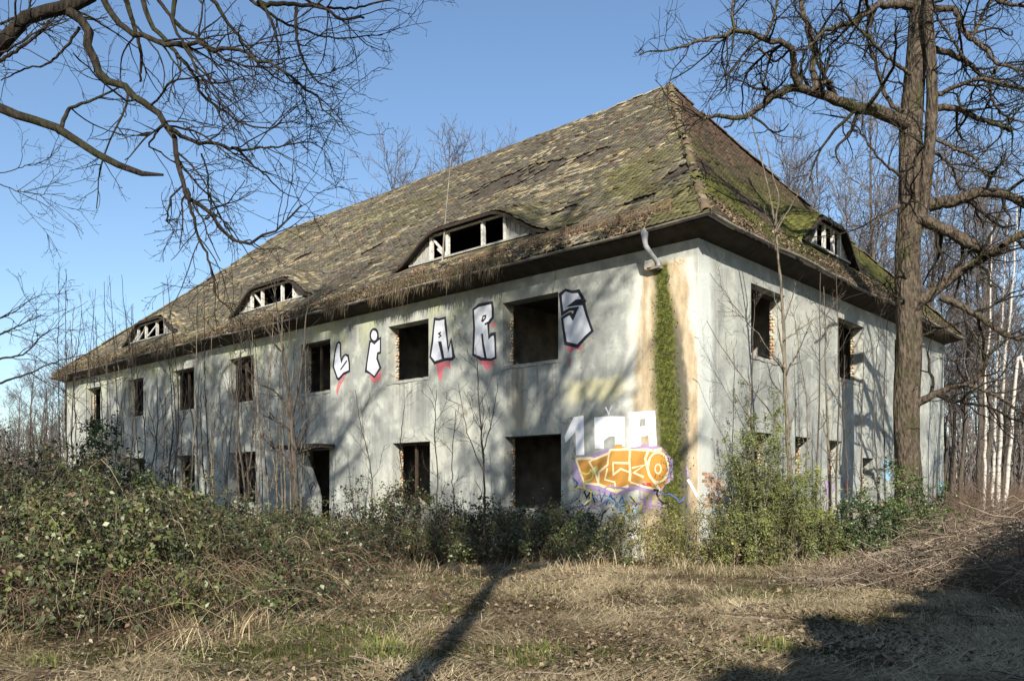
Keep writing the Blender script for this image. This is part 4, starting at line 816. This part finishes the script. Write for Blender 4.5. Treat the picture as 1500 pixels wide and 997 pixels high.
# saplings
def sapling(pts, Y0, Y1, r0, label, nb=9, bl=(.5, 1.5), tw=60, mat='sap', extra=(), name='sapling', group=None, r1=.008):
    n = len(pts); p = [at(x, y, Y0+(Y1-Y0)*i/(n-1)) for i, (x, y) in enumerate(pts)]; p[0] = p[0]*[1, 1, 0]+[0, 0, -.05]; P, R = limb(p, r0, r1, 26, .008)
    ex = [limb([at(x, y, Y0+(yy-Y0)) for x, y, yy in e_[0]], e_[1], .006, 12, .01) for e_ in extra]
    P3, R3 = grow(P[None], R[None], nb, bl, (25, 50), .25, .05, .12, 9, .5, .006, .03, .3, .5)
    sets = []
    if ex:
        PE = np.stack([x[0] for x in ex]); RE = np.stack([x[1] for x in ex]); P3b, R3b = grow(PE, RE, max(4, nb), (bl[0]*.5, bl[1]*.6), (25, 50), .2, .04, .14, 9, .5, .005, .02); P3 = np.concatenate([P3, P3b]); R3 = np.concatenate([R3, R3b])
    P4, R4 = grow(P3, R3, tw, (.15, .7), (25, 50), .15, .05, .16, 5, .6, .0035, .009)
    t = tree_obj(name, label, 'sapling', p[0]*[1, 1, 0], [(P[None], R[None], 8, .05)], [('twigs', [(P3, R3, 4), (P4, R4, 3)], M[mat], 'stuff')]+[('branch', [(x[0][None], x[1][None], 6)], M[mat], None) for x in ex], M[mat], group)
    return t
sapling([(436, 800), (434, 740), (430, 660), (424, 590), (420, 545), (412, 500), (405, 455), (402, 410)], 19.5, 19.5, .115, 'dark forked sapling growing in front of the doorway', 12, (.5, 1.6), 110, 'bark',
    [([(426, 610, 19.5), (436, 570, 19.4), (444, 520, 19.3), (448, 470, 19.2), (452, 430, 19.2)], .05), ([(424, 600, 19.5), (405, 575, 19.3), (380, 560, 19.1), (362, 540, 19)], .03), ([(430, 680, 19.5), (405, 655, 19.3), (390, 640, 19.2), (378, 615, 19.2)], .03), ([(428, 650, 19.5), (450, 615, 19.7), (470, 600, 19.8)], .025)])
sapling([(1161, 800), (1159, 740), (1154, 650), (1150, 560), (1146, 450), (1139, 360), (1134, 320), (1124, 270), (1111, 215), (1096, 165)], 17.6, 16.8, .075, 'tall pale sapling before the short wall, rising past the eaves', 11, (.6, 1.8), 120, 'sap',
    [([(1136, 330, 17), (1141, 290, 16.9), (1130, 250, 16.9), (1118, 200, 16.8)], .025), ([(1137, 340, 17), (1160, 300, 16.9), (1190, 250, 16.7)], .02), ([(1150, 540, 17.2), (1110, 490, 16.9), (1070, 440, 16.5), (1040, 400, 16.3)], .016), ([(1153, 640, 17.4), (1110, 580, 17), (1065, 520, 16.6), (1035, 470, 16.4)], .016), ([(1146, 500, 17.2), (1175, 480, 17.1), (1195, 465, 17)], .014)])
sapling([(1217, 800), (1216, 740), (1213, 640), (1209, 540), (1209, 480), (1206, 420)], 19.3, 19.2, .06, 'slender grey sapling between the two upper windows of the short wall', 10, (.5, 1.4), 80, 'sap')
sapling([(1183, 790), (1180, 700), (1182, 590), (1172, 520), (1165, 470)], 18.6, 18.6, .03, 'thin sapling right of the tall pale one', 9, (.4, 1.2), 60, 'sap')
for px, tp, Y, lb in ((1285, 470, 20.2, 'thin upright stem just left of the oak trunk'), (1296, 430, 20.8, 'thin upright stem hugging the oak trunk'), (1262, 500, 19.8, 'thin upright stem in the oak shadow'), (1240, 520, 20, 'thin bent stem before the far upper window'), (1195, 400, 18.2, 'thin whippy stem before the small windows, reaching the eaves'), (1228, 380, 18.8, 'thin whippy stem rising past the eaves under the side dormer'), (1105, 430, 17.3, 'thin whippy stem left of the tall pale sapling')):
    sapling([(px, 800), (px+RG.uniform(-3, 3), 700), (px+RG.uniform(-5, 5), 600), (px+RG.uniform(-8, 8), tp)], Y, Y, .03, lb, 8, (.4, 1.1), 50, 'bark')
sapling([(711, 830), (710, 760), (709, 690), (706, 640), (702, 590), (698, 520)], 18.2, 18.4, .034, 'slim sapling between the two big ground floor windows', 12, (.5, 1.5), 90, 'bark', [([(709, 690, 18.3), (690, 650, 18.2), (678, 600, 18.2), (672, 560, 18.2)], .014), ([(708, 660, 18.3), (722, 610, 18.2), (730, 560, 18.2)], .012)])
sapling([(640, 820), (639, 760), (641, 690), (637, 640), (640, 570)], 18.8, 18.8, .022, 'wispy sapling left of the slim one by the white wall', 8, (.4, 1.2), 50, 'bark')
sapling([(668, 810), (666, 750), (662, 680), (668, 600)], 19.2, 19.2, .016, 'shortest wispy sapling against the wall', 6, (.4, 1.0), 30, 'bark')
sapling([(547, 800), (546, 740), (542, 680), (528, 620), (520, 570)], 19.6, 19.6, .022, 'sapling right of the doorway in dappled shade', 8, (.4, 1.2), 50, 'bark')
sapling([(590, 790), (592, 720), (586, 660), (592, 600)], 19.6, 19.6, .016, 'wispy sapling before the left big ground floor window', 6, (.4, 1.2), 40, 'bark')
# thin stems crowding the far end of the front
for i in range(58):
    px = 88+i*6.2+RG.uniform(-6, 6); Y = RG.uniform(17.5, 24) if px > 200 else RG.uniform(19, 30); tp = RG.uniform(400, 580) if px > 170 else RG.uniform(390, 520)
    sapling([(px, 790), (px+RG.uniform(-5, 5), 720), (px+RG.uniform(-9, 9), 640), (px+RG.uniform(-14, 14), tp)], Y, Y, RG.uniform(.014, .036), 'thin bare stem among many before the far end of the front', 7, (.5, 1.5), 34, 'sap' if RG.random() < .6 else 'bark', (), 'sapling', 'thin stems before the far front wall', .006)

# trees behind the viewer that shade the grass and the front wall
def caster(base, h, r, label, seed):
    tm, cm = wood_model(h, r, 50, .05, seed, 1.35, (620, 1300), 1.35, .46, .045); t = thing('shade_tree', label, 'tree', base, 0); link('trunk', tm, t); c = link('crown', cm, t); c['kind'] = 'stuff'
caster((-1.78, -3.2, 0), 20, .21, 'tall bare tree behind the viewer whose trunk shadow crosses the grass', 205)
caster((-8.4, -1, 0), 20, .38, 'stout bare tree behind the viewer to the left', 207)
caster((-12.5, 8.5, 0), 17, .34, 'stout bare tree beyond the left edge of the view', 208)
caster((-15.5, 9.5, 0), 19, .38, 'bare tree second beyond the left edge of the view', 209)
caster((-19.5, 11, 0), 20, .38, 'bare tree farthest beyond the left edge of the view', 210)
def evergreen(x, y, h, w, label):
    t = thing('evergreen_tree', label, 'tree', (x, y, 0)); b = MB(); b.tube([(0, 0, -.1), (0, 0, h*.5), (0, 0, h*.93)], [.2, .13, .03], 9); b.build('trunk', M['bark'], t, True)
    n = 11000; z = RG.random(n)**.9; rad = w*(1-z**3)**.6*np.sqrt(RG.random(n))*(.75+.5*vnoise(z*9, RG.random(n)*3, 5)); a = RG.random(n)*6.28; C = np.stack([np.cos(a)*rad, np.sin(a)*rad, .3+z*(h-.3)], -1)
    link('crown', leaves(C, norm(RG.normal(size=(n, 3))), RG.uniform(.3, .6, n), RG.uniform(.2, .4, n), np.outer(.7+.6*RG.random(n), [.03, .05, .02]), .2, 'crown', M['leaf']), t)['kind'] = 'stuff'; return t
for x in np.arange(1.3, 14.2, .8):
    h = float(np.interp(x, [1.3, 2.3, 3.1, 4.1, 5, 7, 10.8, 14], [6.9, 7.7, 8.3, 8.9, 9.5, 11.1, 13.9, 16]))
    evergreen(float(x), float(-6+RG.uniform(-.4, .4)), h+RG.uniform(-.15, .15), .75+.09*x, 'dark evergreen in the close row behind the viewer')['group'] = 'evergreens behind the viewer'

# ------------------------------------------------------------------ brambles and shrubs
def bush(px, Y, rx, ry, h, label, style='bramble', dens=1.0, group=None):
    """canes first, then leaves in clumps along them, so that gaps and stems show"""
    X = (px-PCX)/FPX*Y; ph = RG.uniform(0, 50); area = rx*ry; t = thing('bramble_bush' if style in ('bramble', 'ivy') else 'shrub', label, 'bush', (X, Y, 0), 0, group)
    m = int({'bramble': 62, 'ivy': 34, 'fine': 60, 'olive': 50}[style]*area*dens**.5)+10; nn = 10; u = np.linspace(0, 1, nn); a = RG.random(m)*6.283; q = np.sqrt(RG.random(m)); st = np.stack([np.cos(a)*q*rx*.8, np.sin(a)*q*ry*.8, np.zeros(m)], -1)
    lump = .5+.72*vnoise(st[:, 0]*1.1+ph, st[:, 1]*1.1, 7); hh = h*lump*RG.uniform(.55, 1.2, m)*np.sqrt(np.clip(1.15-q**2, .15, 1)); b2 = a+RG.normal(size=m)*1.1
    if style == 'fine': d2 = RG.uniform(.1, .5, m)*rx*.8; pz = hh[:, None]*u; hor = u**1.8
    else: d2 = RG.uniform(.3, 1.2, m)*np.minimum(rx, h)*.8; pz = hh[:, None]*np.sin(np.minimum(u*RG.uniform(1.0, 1.5, (m, 1)), 1.45)*math.pi*.6); hor = u**1.3
    wob = np.cumsum(RG.normal(size=(m, nn, 3))*.03, 1)*min(1, h)
    P = np.stack([st[:, :1]+np.cos(b2)[:, None]*d2[:, None]*hor, st[:, 1:2]+np.sin(b2)[:, None]*d2[:, None]*hor, pz], -1)+wob; P[:, :, 2] = np.maximum(P[:, :, 2], .01); R = np.outer(RG.uniform(.003, .0075, m), 1-.6*u)
    P2, R2 = grow(P, R, m*7, (.15, .6), (25, 75), .15, .03 if style == 'fine' else -.03, .22, 6, .6, .0018, .004); P2[:, :, 2] = np.maximum(P2[:, :, 2], .01)
    pal2 = np.array([[.115, .062, .045], [.20, .155, .10], [.085, .08, .035], [.36, .30, .21]]); pr = [.35, .3, .2, .15]
    cc = np.concatenate([np.repeat(pal2[RG.choice(4, m, p=pr)]*RG.uniform(.7, 1.1, (m, 1)), nn*4, 0), np.repeat(pal2[RG.choice(4, m*7, p=pr)]*RG.uniform(.7, 1.1, (m*7, 1)), 6*3, 0)])
    link('stems', tubemesh('stems', [(P, R, 4), (P2, R2, 3)], M['cane'], cc), t)['kind'] = 'stuff'
    n = int({'bramble': 2000, 'ivy': 3600, 'fine': 9500, 'olive': 3600}[style]*area*min(h, 2)**.6*dens)+300; n0 = int(n*1.9)
    pk = RG.random(n0) < .35; i1 = RG.integers(0, m, n0); k1 = np.minimum((RG.random(n0)**.75*nn).astype(int), nn-1); i2 = RG.integers(0, m*7, n0); k2 = RG.integers(0, 6, n0)
    C = np.where(pk[:, None], P[i1, k1], P2[i2, k2])+RG.normal(size=(n0, 3))*(.035 if style == 'fine' else .05); C[:, 2] = np.maximum(C[:, 2], .02)
    cl = .6*vnoise(C[:, 0]*2.6+ph, C[:, 2]*3+C[:, 1]*2.1, 13)+.4*vnoise(C[:, 0]*6+ph, C[:, 2]*6+C[:, 1]*5, 14); C = C[(cl > (.44 if style == 'bramble' else .36)) & (RG.random(n0) < (np.clip(.38+1.0*C[:, 2]/h, 0, 1) if style == 'bramble' else .9))][:n]; n = len(C)
    N = norm(np.stack([C[:, 0]/rx*.5, C[:, 1]/ry*.5-.25, np.full(n, .7)], -1)+RG.normal(size=(n, 3))*.75); r = RG.random(n)
    pal = {'bramble': [.038, .05, .018], 'ivy': [.045, .075, .022], 'fine': [.125, .145, .042], 'olive': [.18, .165, .055]}[style]
    c2 = vnoise(C[:, 0]*1.7+ph, C[:, 2]*2+C[:, 1], 15)[:, None]; c = np.outer(.5+.9*RG.random(n), pal)*(.55+.9*c2)+np.clip(c2-.55, 0, 1)*np.array([.14, .15, .02])
    k = r < .05; c[k] = np.outer(.6+.7*RG.random(k.sum()), [.26, .29, .18]); k = (r > .92) if style == 'bramble' else (r > .96); c[k] = np.outer(.5+.7*RG.random(k.sum()), [.17, .115, .068])
    s = .028+.05*RG.random(n)**1.7+.02*RG.random(n); w = s*RG.uniform(.5, .8, n)
    if style == 'fine': s = RG.uniform(.035, .085, n); w = s*.27
    if style == 'bramble': kk = RG.random(n) < .04; s[kk] *= 1.4; w[kk] *= 1.3
    if style == 'olive': s *= .75; w *= .6
    link('foliage', leaves(C, N, s, w, c, .22, 'foliage', M['leaf']), t)['kind'] = 'stuff'; return t
names = ['at the left edge of the picture', 'in the lower left foreground', 'rising tall behind the foreground one at left', 'low at the front of the thicket, second from the left', 'tall behind the front row of the thicket', 'low at the middle of the thicket front', 'broad and tall in the heart of the thicket', 'low at the right end of the thicket front', 'broad behind the right end of the thicket front', 'at the right tip of the thicket beside the grass', 'in front of the doorway sapling', 'deep in the thicket below the far windows', 'deep in the thicket before the far wall', 'below the fourth window from the far end', 'highest one close to the far end of the wall', 'behind all others at far left', 'smallest one at the right tip of the thicket', 'between the thicket and the doorway']
for nm, (px, Y, rx, ry, h) in zip(names, [(-80, 10.3, 2.0, 1.5, 1.6), (40, 9.9, 1.3, 1.0, 1.35), (25, 13, 2.0, 1.6, 1.95), (150, 10.2, 1.3, 1.0, 1.3), (140, 13.6, 2.0, 1.6, 1.55), (258, 10.6, 1.2, 1.0, 1.1), (255, 14.2, 1.9, 1.6, 1.2), (350, 11.8, 1.3, 1.1, 1.2), (345, 15.6, 2.0, 1.6, 1.2), (425, 13.6, 1.2, 1.1, 1.15), (440, 17.0, 1.6, 1.4, 1.25), (90, 17.5, 3.0, 2.0, 2.0), (240, 18.5, 2.8, 2.0, 1.3), (360, 20.0, 2.4, 1.8, 1.1), (150, 23, 3.0, 2.4, 1.5), (20, 22, 3.0, 2.2, 3.0), (485, 14.6, .9, .8, .85), (505, 18.8, 1.5, 1.2, 1.25)]):
    bush(px, Y, rx, ry, h, 'dark bramble mound '+nm, 'bramble', 1.1 if Y < 16 else .8, 'bramble thicket at left')
for nm, px, Y, rx, ry, h in (('at the far left of the foreground', 30, 9.0, .9, .5, .6), ('second from the left in the foreground', 125, 8.9, .8, .5, .5), ('by the pale stalk in the foreground', 205, 9.1, .9, .5, .6), ('behind the foreground runner', 300, 9.6, .9, .5, .55), ('last before the open grass', 385, 10.6, .8, .5, .6), ('hugging the thicket edge beside the grass', 455, 12.4, .8, .5, .6)):
    bush(px, Y, rx, ry, h, 'knee high bramble tuft '+nm, 'bramble', 1.2, 'low bramble tufts in front of the thicket')
bush(172, 16.2, .7, .7, 3.3, 'tall dark ivy column rising from the thicket at left', 'ivy', 2.5)
for nm, px, Y, rx, ry, h in (('under the left big ground floor window', 572, 19.0, 1.3, 1.0, 1.75), ('under the pier left of the slim sapling', 632, 19.2, 1.2, .9, 1.3), ('at the foot of the slim sapling', 690, 19.3, 1.2, .9, 1.25), ('below the right big window, left half', 748, 18.9, 1.2, .9, 1.45), ('below the right big window, right half', 802, 18.3, 1.1, .8, 1.35), ('lowest, in front toward the left window', 600, 17.7, 1.2, .7, .9), ('low in front of the slim sapling', 700, 17.8, 1.2, .7, .8), ('low in front of the right window', 780, 17.4, 1.1, .6, .9), ('left of the orange graffiti', 843, 17.6, .8, .6, 1.15)): bush(px, Y, rx, ry, h, 'bramble bush at the long wall '+nm, 'bramble', 1.2, 'brambles along the long wall')
bush(885, 17.0, .7, .5, 1.2, 'leafy bramble under the orange graffiti', 'ivy', 1.1)
bush(940, 16.9, 1.0, .5, .95, 'straggly yellowish bush below the mossy streak', 'olive', 1.3); bush(1005, 16.8, 1.0, .6, 1.2, 'yellow green bush at the corner of the house', 'olive', 1.6)
bush(1118, 17.1, 1.0, .8, 3.4, 'tall feathery light green shrub at the corner of the short wall', 'fine', 2.6); bush(1178, 17.6, .9, .7, 2.0, 'light green shrub leaning right of the tallest feathery one', 'fine', 2.3); bush(1066, 16.9, .7, .6, 1.75, 'lower feathery shrub nearest the house corner', 'fine', 2.3)
bush(1290, 18.0, 1.2, .9, 1.4, 'dark green bramble clump left of the oak foot', 'ivy', 1.6); bush(1348, 18.4, 1.0, .8, 1.7, 'ivy clump climbing round the oak foot', 'ivy', 1.6); bush(1238, 17.8, .7, .6, .8, 'small dark bramble between the feathery shrub and oak', 'ivy', 1.4)

def dead_canes():
    n = 1050; px = RG.uniform(-60, 520, n); e = np.interp(px, [-100, 100, 300, 400, 500], [9.3, 9.2, 9.8, 11.1, 13.4]); Y = e+RG.normal(size=n)*.5+RG.exponential(.5, n); X = (px-PCX)/FPX*Y; m = 9; u = np.linspace(0, 1, m); a = RG.uniform(math.pi, 2*math.pi, n)+RG.normal(size=n)*.6; L = RG.uniform(.35, 1.5, n); h = RG.uniform(.15, .75, n)
    P = np.stack([X[:, None]+np.cos(a)[:, None]*L[:, None]*u, Y[:, None]+np.sin(a)[:, None]*L[:, None]*u*.6, .02+h[:, None]*np.sin(math.pi*np.clip(u*.8+.2*RG.random((n, 1)), 0, 1))], -1)+np.cumsum(RG.normal(size=(n, m, 3))*.02, 1); P[:, :, 2] = np.maximum(P[:, :, 2], .02); R = np.outer(RG.uniform(.002, .006, n), 1-.5*u)
    c = np.array([[.34, .27, .17], [.19, .13, .08], [.10, .065, .045], [.26, .20, .13]])[RG.choice(4, n, p=[.18, .32, .35, .15])]*RG.uniform(.7, 1.1, (n, 1)); o = link('dead_canes', tubemesh('dead_canes', [(P, R, 4)], M['cane'], np.repeat(c, m*4, 0)), None, 'stuff'); tag(o, 'tangle of dead brown and bleached canes drooping from the front of the thicket', 'canes')
dead_canes()
# ------------------------------------------------------------------ undergrowth, brush, grass, litter: uncountable ground cover
def undergrowth():
    n = 4600; Y = RG.uniform(20, 48, n); px = RG.uniform(1390, 1580, n); k = RG.random(n) < .12; px[k] = RG.uniform(-80, 90, k.sum()); Y[k] += 14; X = (px-PCX)/FPX*Y
    h = RG.uniform(.5, 1.0, n)*RG.uniform(.8, 2.9, n); m = 6; u = np.linspace(0, 1, m); a = RG.random(n)*6.28; b = RG.uniform(.2, 1.3, n); P = np.stack([X[:, None]+np.cos(a)[:, None]*b[:, None]*h[:, None]*u**1.5, Y[:, None]+np.sin(a)[:, None]*b[:, None]*h[:, None]*u**1.5, h[:, None]*u*(1-.3*u*b[:, None])], -1)+RG.normal(size=(n, m, 3))*.03; R = np.outer(RG.uniform(.007, .016, n), 1-.7*u)
    P2, R2 = grow(P, R, 6500, (.25, .9), (25, 55), .2, .02, .2, 4, .7, .004, .01); c = np.array([.15, .105, .075])
    link('undergrowth', tubemesh('undergrowth', [(P, R, 3), (P2, R2, 3)], M['cane'], np.tile(c, (n*m*3+6500*4*3, 1))*RG.uniform(.7, 1.2, (n*m*3+6500*4*3, 1))), None, 'stuff')
    o = bpy.data.objects['undergrowth']; tag(o, 'reddish brown tangle of bare undergrowth filling the wood edge', 'undergrowth')
undergrowth()
def far_wood():
    n = 2600; Y = RG.uniform(78, 120, n); X = RG.uniform(-.75, .8, n)*Y; h = RG.uniform(6, 19, n)*np.where(X < 0, .62, 1.0); m = 5; u = np.linspace(0, 1, m)
    P = np.stack([X[:, None]+RG.normal(size=(n, m))*.4, Y[:, None]+RG.normal(size=(n, m))*.4, h[:, None]*u], -1); R = np.outer(RG.uniform(.06, .2, n), 1-.8*u)
    P2, R2 = grow(P, R, 14000, (1.5, 4.5), (25, 55), .2, .06, .2, 4, .5, .03, .07); k = tubemesh('far_woodland', [(P, R, 3), (P2, R2, 3)], M['fartwig']); tag(link('far_woodland', k, None, 'stuff'), 'far off bare woodland closing the horizon behind everything', 'woodland')
far_wood()
def brush():
    n = 2600; q = RG.random(n); px = 1190+q*340+RG.normal(size=n)*30; Y = RG.uniform(12.5, 19, n)-(px-1300)*.004; k = px > 1120; px = px[k]; Y = Y[k]; n = len(px); X = (px-PCX)/FPX*Y; pile = np.clip((px-1180)/180, .15, 1)
    a = RG.random(n)*6.28; L = RG.uniform(.2, 1.2, n); el = RG.normal(size=n)*.42; m = 5; u = np.linspace(-.5, .5, m); z0 = RG.random(n)**1.5*.6*pile*(.4+1.3*fbm(X*1.1, Y*1.1, 33))*np.interp(px, [1300, 1450], [1, 1.7])+.02
    P = np.stack([X[:, None]+np.cos(a)[:, None]*L[:, None]*u, Y[:, None]+np.sin(a)[:, None]*L[:, None]*u, np.maximum(z0[:, None]+np.sin(el)[:, None]*L[:, None]*u, .01)], -1)+RG.normal(size=(n, m, 3))*.04; R = np.outer(RG.uniform(.003, .011, n), 1-.5*np.linspace(0, 1, m))
    c = np.array([[.20, .15, .105], [.33, .27, .20], [.12, .09, .065]])[RG.choice(3, n, p=[.45, .3, .25])]*RG.uniform(.7, 1.2, (n, 1)); o = link('brush_pile', tubemesh('brush_pile', [(P, R, 4)], M['cane'], np.repeat(c, m*4, 0)), None, 'stuff'); tag(o, 'flat pile of cut twigs and dead brushwood at right', 'brushwood')
brush()
for pts, Y0, Y1, r, lb in (([(1205, 868), (1250, 858), (1300, 852), (1345, 857)], 13.6, 14.4, .045, 'pale fallen branch lying lowest on the brush pile'), ([(1180, 866), (1225, 861), (1290, 862)], 14.0, 14.6, .035, 'thin fallen branch at the left end of the brush pile'), ([(1365, 818), (1400, 806), (1430, 796), (1465, 792), (1500, 780)], 16, 17.5, .04, 'bleached bent fallen branch on top of the brush pile'), ([(1310, 835), (1355, 832), (1385, 826)], 15.4, 16, .03, 'short bleached branch in the middle of the brush pile'), ([(1405, 765), (1430, 775), (1455, 788)], 18, 17.2, .025, 'white stick poking down from the wood edge onto the pile'), ([(1480, 778), (1510, 783), (1540, 790)], 17, 17, .04, 'pale branch at the right edge of the pile'), ([(1070, 925), (1110, 918), (1160, 905), (1200, 885)], 10.6, 12, .018, 'dark thin dead branch lying on the grass'), ([(1440, 838), (1400, 836), (1350, 838)], 15, 15, .025, 'dull branch lying across the shaded side of the pile'), ([(1140, 850), (1190, 855), (1230, 848)], 14, 14.2, .02, 'thin pale stick left of the brush pile')):
    n = len(pts); p = [at(x, y, Y0+(Y1-Y0)*i/(n-1)) for i, (x, y) in enumerate(pts)]; p = [np.array([q[0], q[1], max(q[2], r)+.05]) for q in p]; P, R = limb(p, r, r*.35, 16, .012); P3, R3 = grow(P[None], R[None], 6, (.2, .7), (25, 50), .3, 0, .15, 6, .5, .005, .015)
    b = P[0].copy(); t = thing('fallen_branch', lb, 'branch', tuple(b)); link('stem', tubemesh('stem', [(P[None]-b, R[None], 7, .12)], M['log']), t); link('side_twigs', tubemesh('side_twigs', [(P3-b, R3, 4)], M['log']), t, 'stuff')
# arching bramble runners over the grass
for pts, Y, lb in (([(588, 898), (594, 870), (606, 852), (622, 849), (634, 862), (640, 880)], 11.6, 'dark hooped bramble runner standing alone in the grass'), ([(180, 960), (230, 930), (290, 918), (330, 940), (352, 970), (372, 1000)], 7.6, 'thick dark bramble runner arching over the foreground'), ([(34, 946), (48, 905), (62, 870), (72, 850)], 9.4, 'pale straight dead stalk at lower left')):
    p = [at(x, y, Y) for x, y in pts]; p = [np.array([q[0], q[1], max(q[2], .01)]) for q in p]; P, R = limb(p, .011, .006, 26); c = np.array([.10, .06, .045]) if 'pale' not in lb else np.array([.34, .28, .18]); b = P[0].copy(); o = link('bramble_runner', tubemesh('bramble_runner', [(P[None]-b, R[None], 6)], M['cane'], np.tile(c, (26*6, 1)))); o.location = b; tag(o, lb, 'bramble')

def ground_twigs():
    n = 700; Y = 6.3*(20/6.3)**RG.random(n); X = RG.uniform(-.68, .68, n)*Y; m = 5; u = np.linspace(-.5, .5, m); a = RG.random(n)*6.28; L = RG.uniform(.1, .6, n); P = np.stack([X[:, None]+np.cos(a)[:, None]*L[:, None]*u, Y[:, None]+np.sin(a)[:, None]*L[:, None]*u, np.tile(RG.uniform(.02, .12, (n, 1)), m)], -1)+RG.normal(size=(n, m, 3))*.012; R = np.outer(RG.uniform(.002, .008, n), 1-.4*(u+.5))
    c = np.array([[.12, .09, .065], [.24, .19, .14], [.07, .05, .04]])[RG.choice(3, n)]; tag(link('ground_twigs', tubemesh('ground_twigs', [(P, R, 4)], M['cane'], np.repeat(c, m*4, 0)), None, 'stuff'), 'small dead twigs strewn over the grass', 'twigs')
ground_twigs()
def field(n, y0, y1):
    Y = y0*(y1/y0)**RG.random(n); X = RG.uniform(-.70, .70, n)*Y; return X, Y
def blades(n, y0, y1, hmin, hmax, pal, pp, wmul, dens, lean, name, label, tall=None):
    X, Y = field(n, y0, y1); k = RG.random(n) < dens(X, Y); X = X[k]; Y = Y[k]; n = len(X); h = RG.uniform(hmin, hmax, n)
    if tall is not None: h = h*tall(X, Y)
    a = RG.normal(size=n)*1.0+14*fbm(X*.5, Y*.5, 91, 2); le = RG.uniform(*lean, n); dx = np.cos(a)*le; dy = np.sin(a)*le; w = RG.uniform(.003, .0065, n)*wmul; wx = -np.sin(a)*w; wy = np.cos(a)*w
    rows = []
    for t in (0, .45, .8, 1.0):
        fl = t*(1-.35*t*le); c = np.stack([X+dx*h*t**1.7, Y+dy*h*t**1.7, np.maximum(h*fl*np.sqrt(np.maximum(1-.55*np.minimum(le, 1.2)**2, .06)), 0)+.003+.02*RG.random(n)*t], -1)
        if t < 1: rows += [c+np.stack([wx, wy, 0*wx], -1)*(1-.5*t), c-np.stack([wx, wy, 0*wx], -1)*(1-.5*t)]
        else: rows += [c]
    V = np.stack(rows, 1).reshape(-1, 3); i = np.arange(n)[:, None]*7; c = np.array(pal)[RG.choice(len(pal), n, p=pp)]*RG.uniform(.6, 1.15, (n, 1))*(.6+.8*fbm(X*1.3, Y*1.3, 93))[:, None]
    o = link(name, npmesh(name, V, [np.concatenate([i+[0, 1, 3, 2], i+[2, 3, 5, 4]]), i+[4, 5, 6]], M['grass'], np.repeat(c, 7, 0)), None, 'stuff'); tag(o, label, 'grass')
straw = [[.47, .38, .225], [.37, .285, .165], [.235, .17, .10], [.54, .46, .30]]
def dens_dry(X, Y): return np.clip(.42+3.2*(fbm(X*.6, Y*.75, 95)-.44), .06, 1)*np.where(Y > 16.8, .9, 1)
blades(270000, 6.2, 21, .08, .28, straw, [.35, .3, .2, .15], .8, dens_dry, (1.0, 1.45), 'dry_grass', 'matted straw coloured dry grass covering the clearing', lambda X, Y: np.clip(.55+1.1*fbm(X*.6, Y*.6, 96), .5, 1.5))
def dens_tall(X, Y):                                     # taller tussocks at the edge of the thicket and along the wall
    px = X/Y*FPX+PCX; edge = np.interp(px, [-100, 100, 300, 400, 500, 560, 900, 1100, 1250], [8.7, 8.6, 9.1, 10.4, 12.6, 16.2, 16.0, 15.9, 16.5]); return np.exp(-((Y-edge)/.85)**2)*np.clip((fbm(X*1.2, Y*1.2, 97)-.42)*4, 0, 1)*np.where(px > 1260, .2, 1)
blades(90000, 7.5, 19, .18, .6, straw, [.35, .25, .15, .25], .9, dens_tall, (.5, 1.35), 'tall_dry_grass', 'tussocks of taller bleached grass along the edge of the brambles')
def dens_green(X, Y): return np.clip((fbm(X*.45+7, Y*.9, 98)-.45)*6, 0, 1)*.9+.06
blades(80000, 6.2, 18, .03, .12, [[.075, .095, .025], [.11, .12, .035], [.05, .065, .02]], [.4, .3, .3], 1.0, dens_green, (.1, .8), 'green_grass', 'low patches of fresh green grass and moss in the clearing')
def dens_tuft(X, Y):
    d = 0
    for px, py in ((795, 965), (1130, 955), (60, 985), (560, 960), (770, 985), (1150, 965), (690, 900)):
        q = at(px, py, 1); Yq = EYE*FPX/(py-HOR); Xq = (px-PCX)/FPX*Yq; d = d+np.exp(-((X-Xq)**2+(Y-Yq)**2)/.02)
    return np.clip(d, 0, 1)
blades(90000, 6.2, 10.5, .10, .24, [[.10, .13, .03], [.16, .17, .05], [.26, .23, .10]], [.5, .3, .2], 1.0, dens_tuft, (.1, .7), 'grass_tufts', 'small bright green grass tufts in the foreground')
def litter(n, y0, y1, dens, pal, name, label, s0, s1):
    X, Y = field(n, y0, y1); k = RG.random(n) < dens(X, Y); X = X[k]; Y = Y[k]; n = len(X); C = np.stack([X, Y, .02+RG.random(n)*.09], -1); N = norm(RG.normal(size=(n, 3))*.5+np.array([0, 0, 1]))
    s = RG.uniform(s0, s1, n); o = link(name, leaves(C, N, s, s*RG.uniform(.5, .8, n), np.array(pal)[RG.choice(len(pal), n)]*RG.uniform(.6, 1.15, (n, 1)), .3, name, M['litter']), None, 'stuff'); tag(o, label, 'leaves')
litter(40000, 6.2, 20, lambda X, Y: np.clip(.14+2.6*(fbm(X*.6+3, Y*.6, 99)-.44)+np.where(X/Y > .3, .22, 0), .06, 1), [[.22, .16, .10], [.15, .105, .065], [.28, .215, .14], [.33, .27, .185], [.10, .07, .045]], 'leaf_litter', 'brown fallen leaves scattered thickly over the ground', .03, .085)
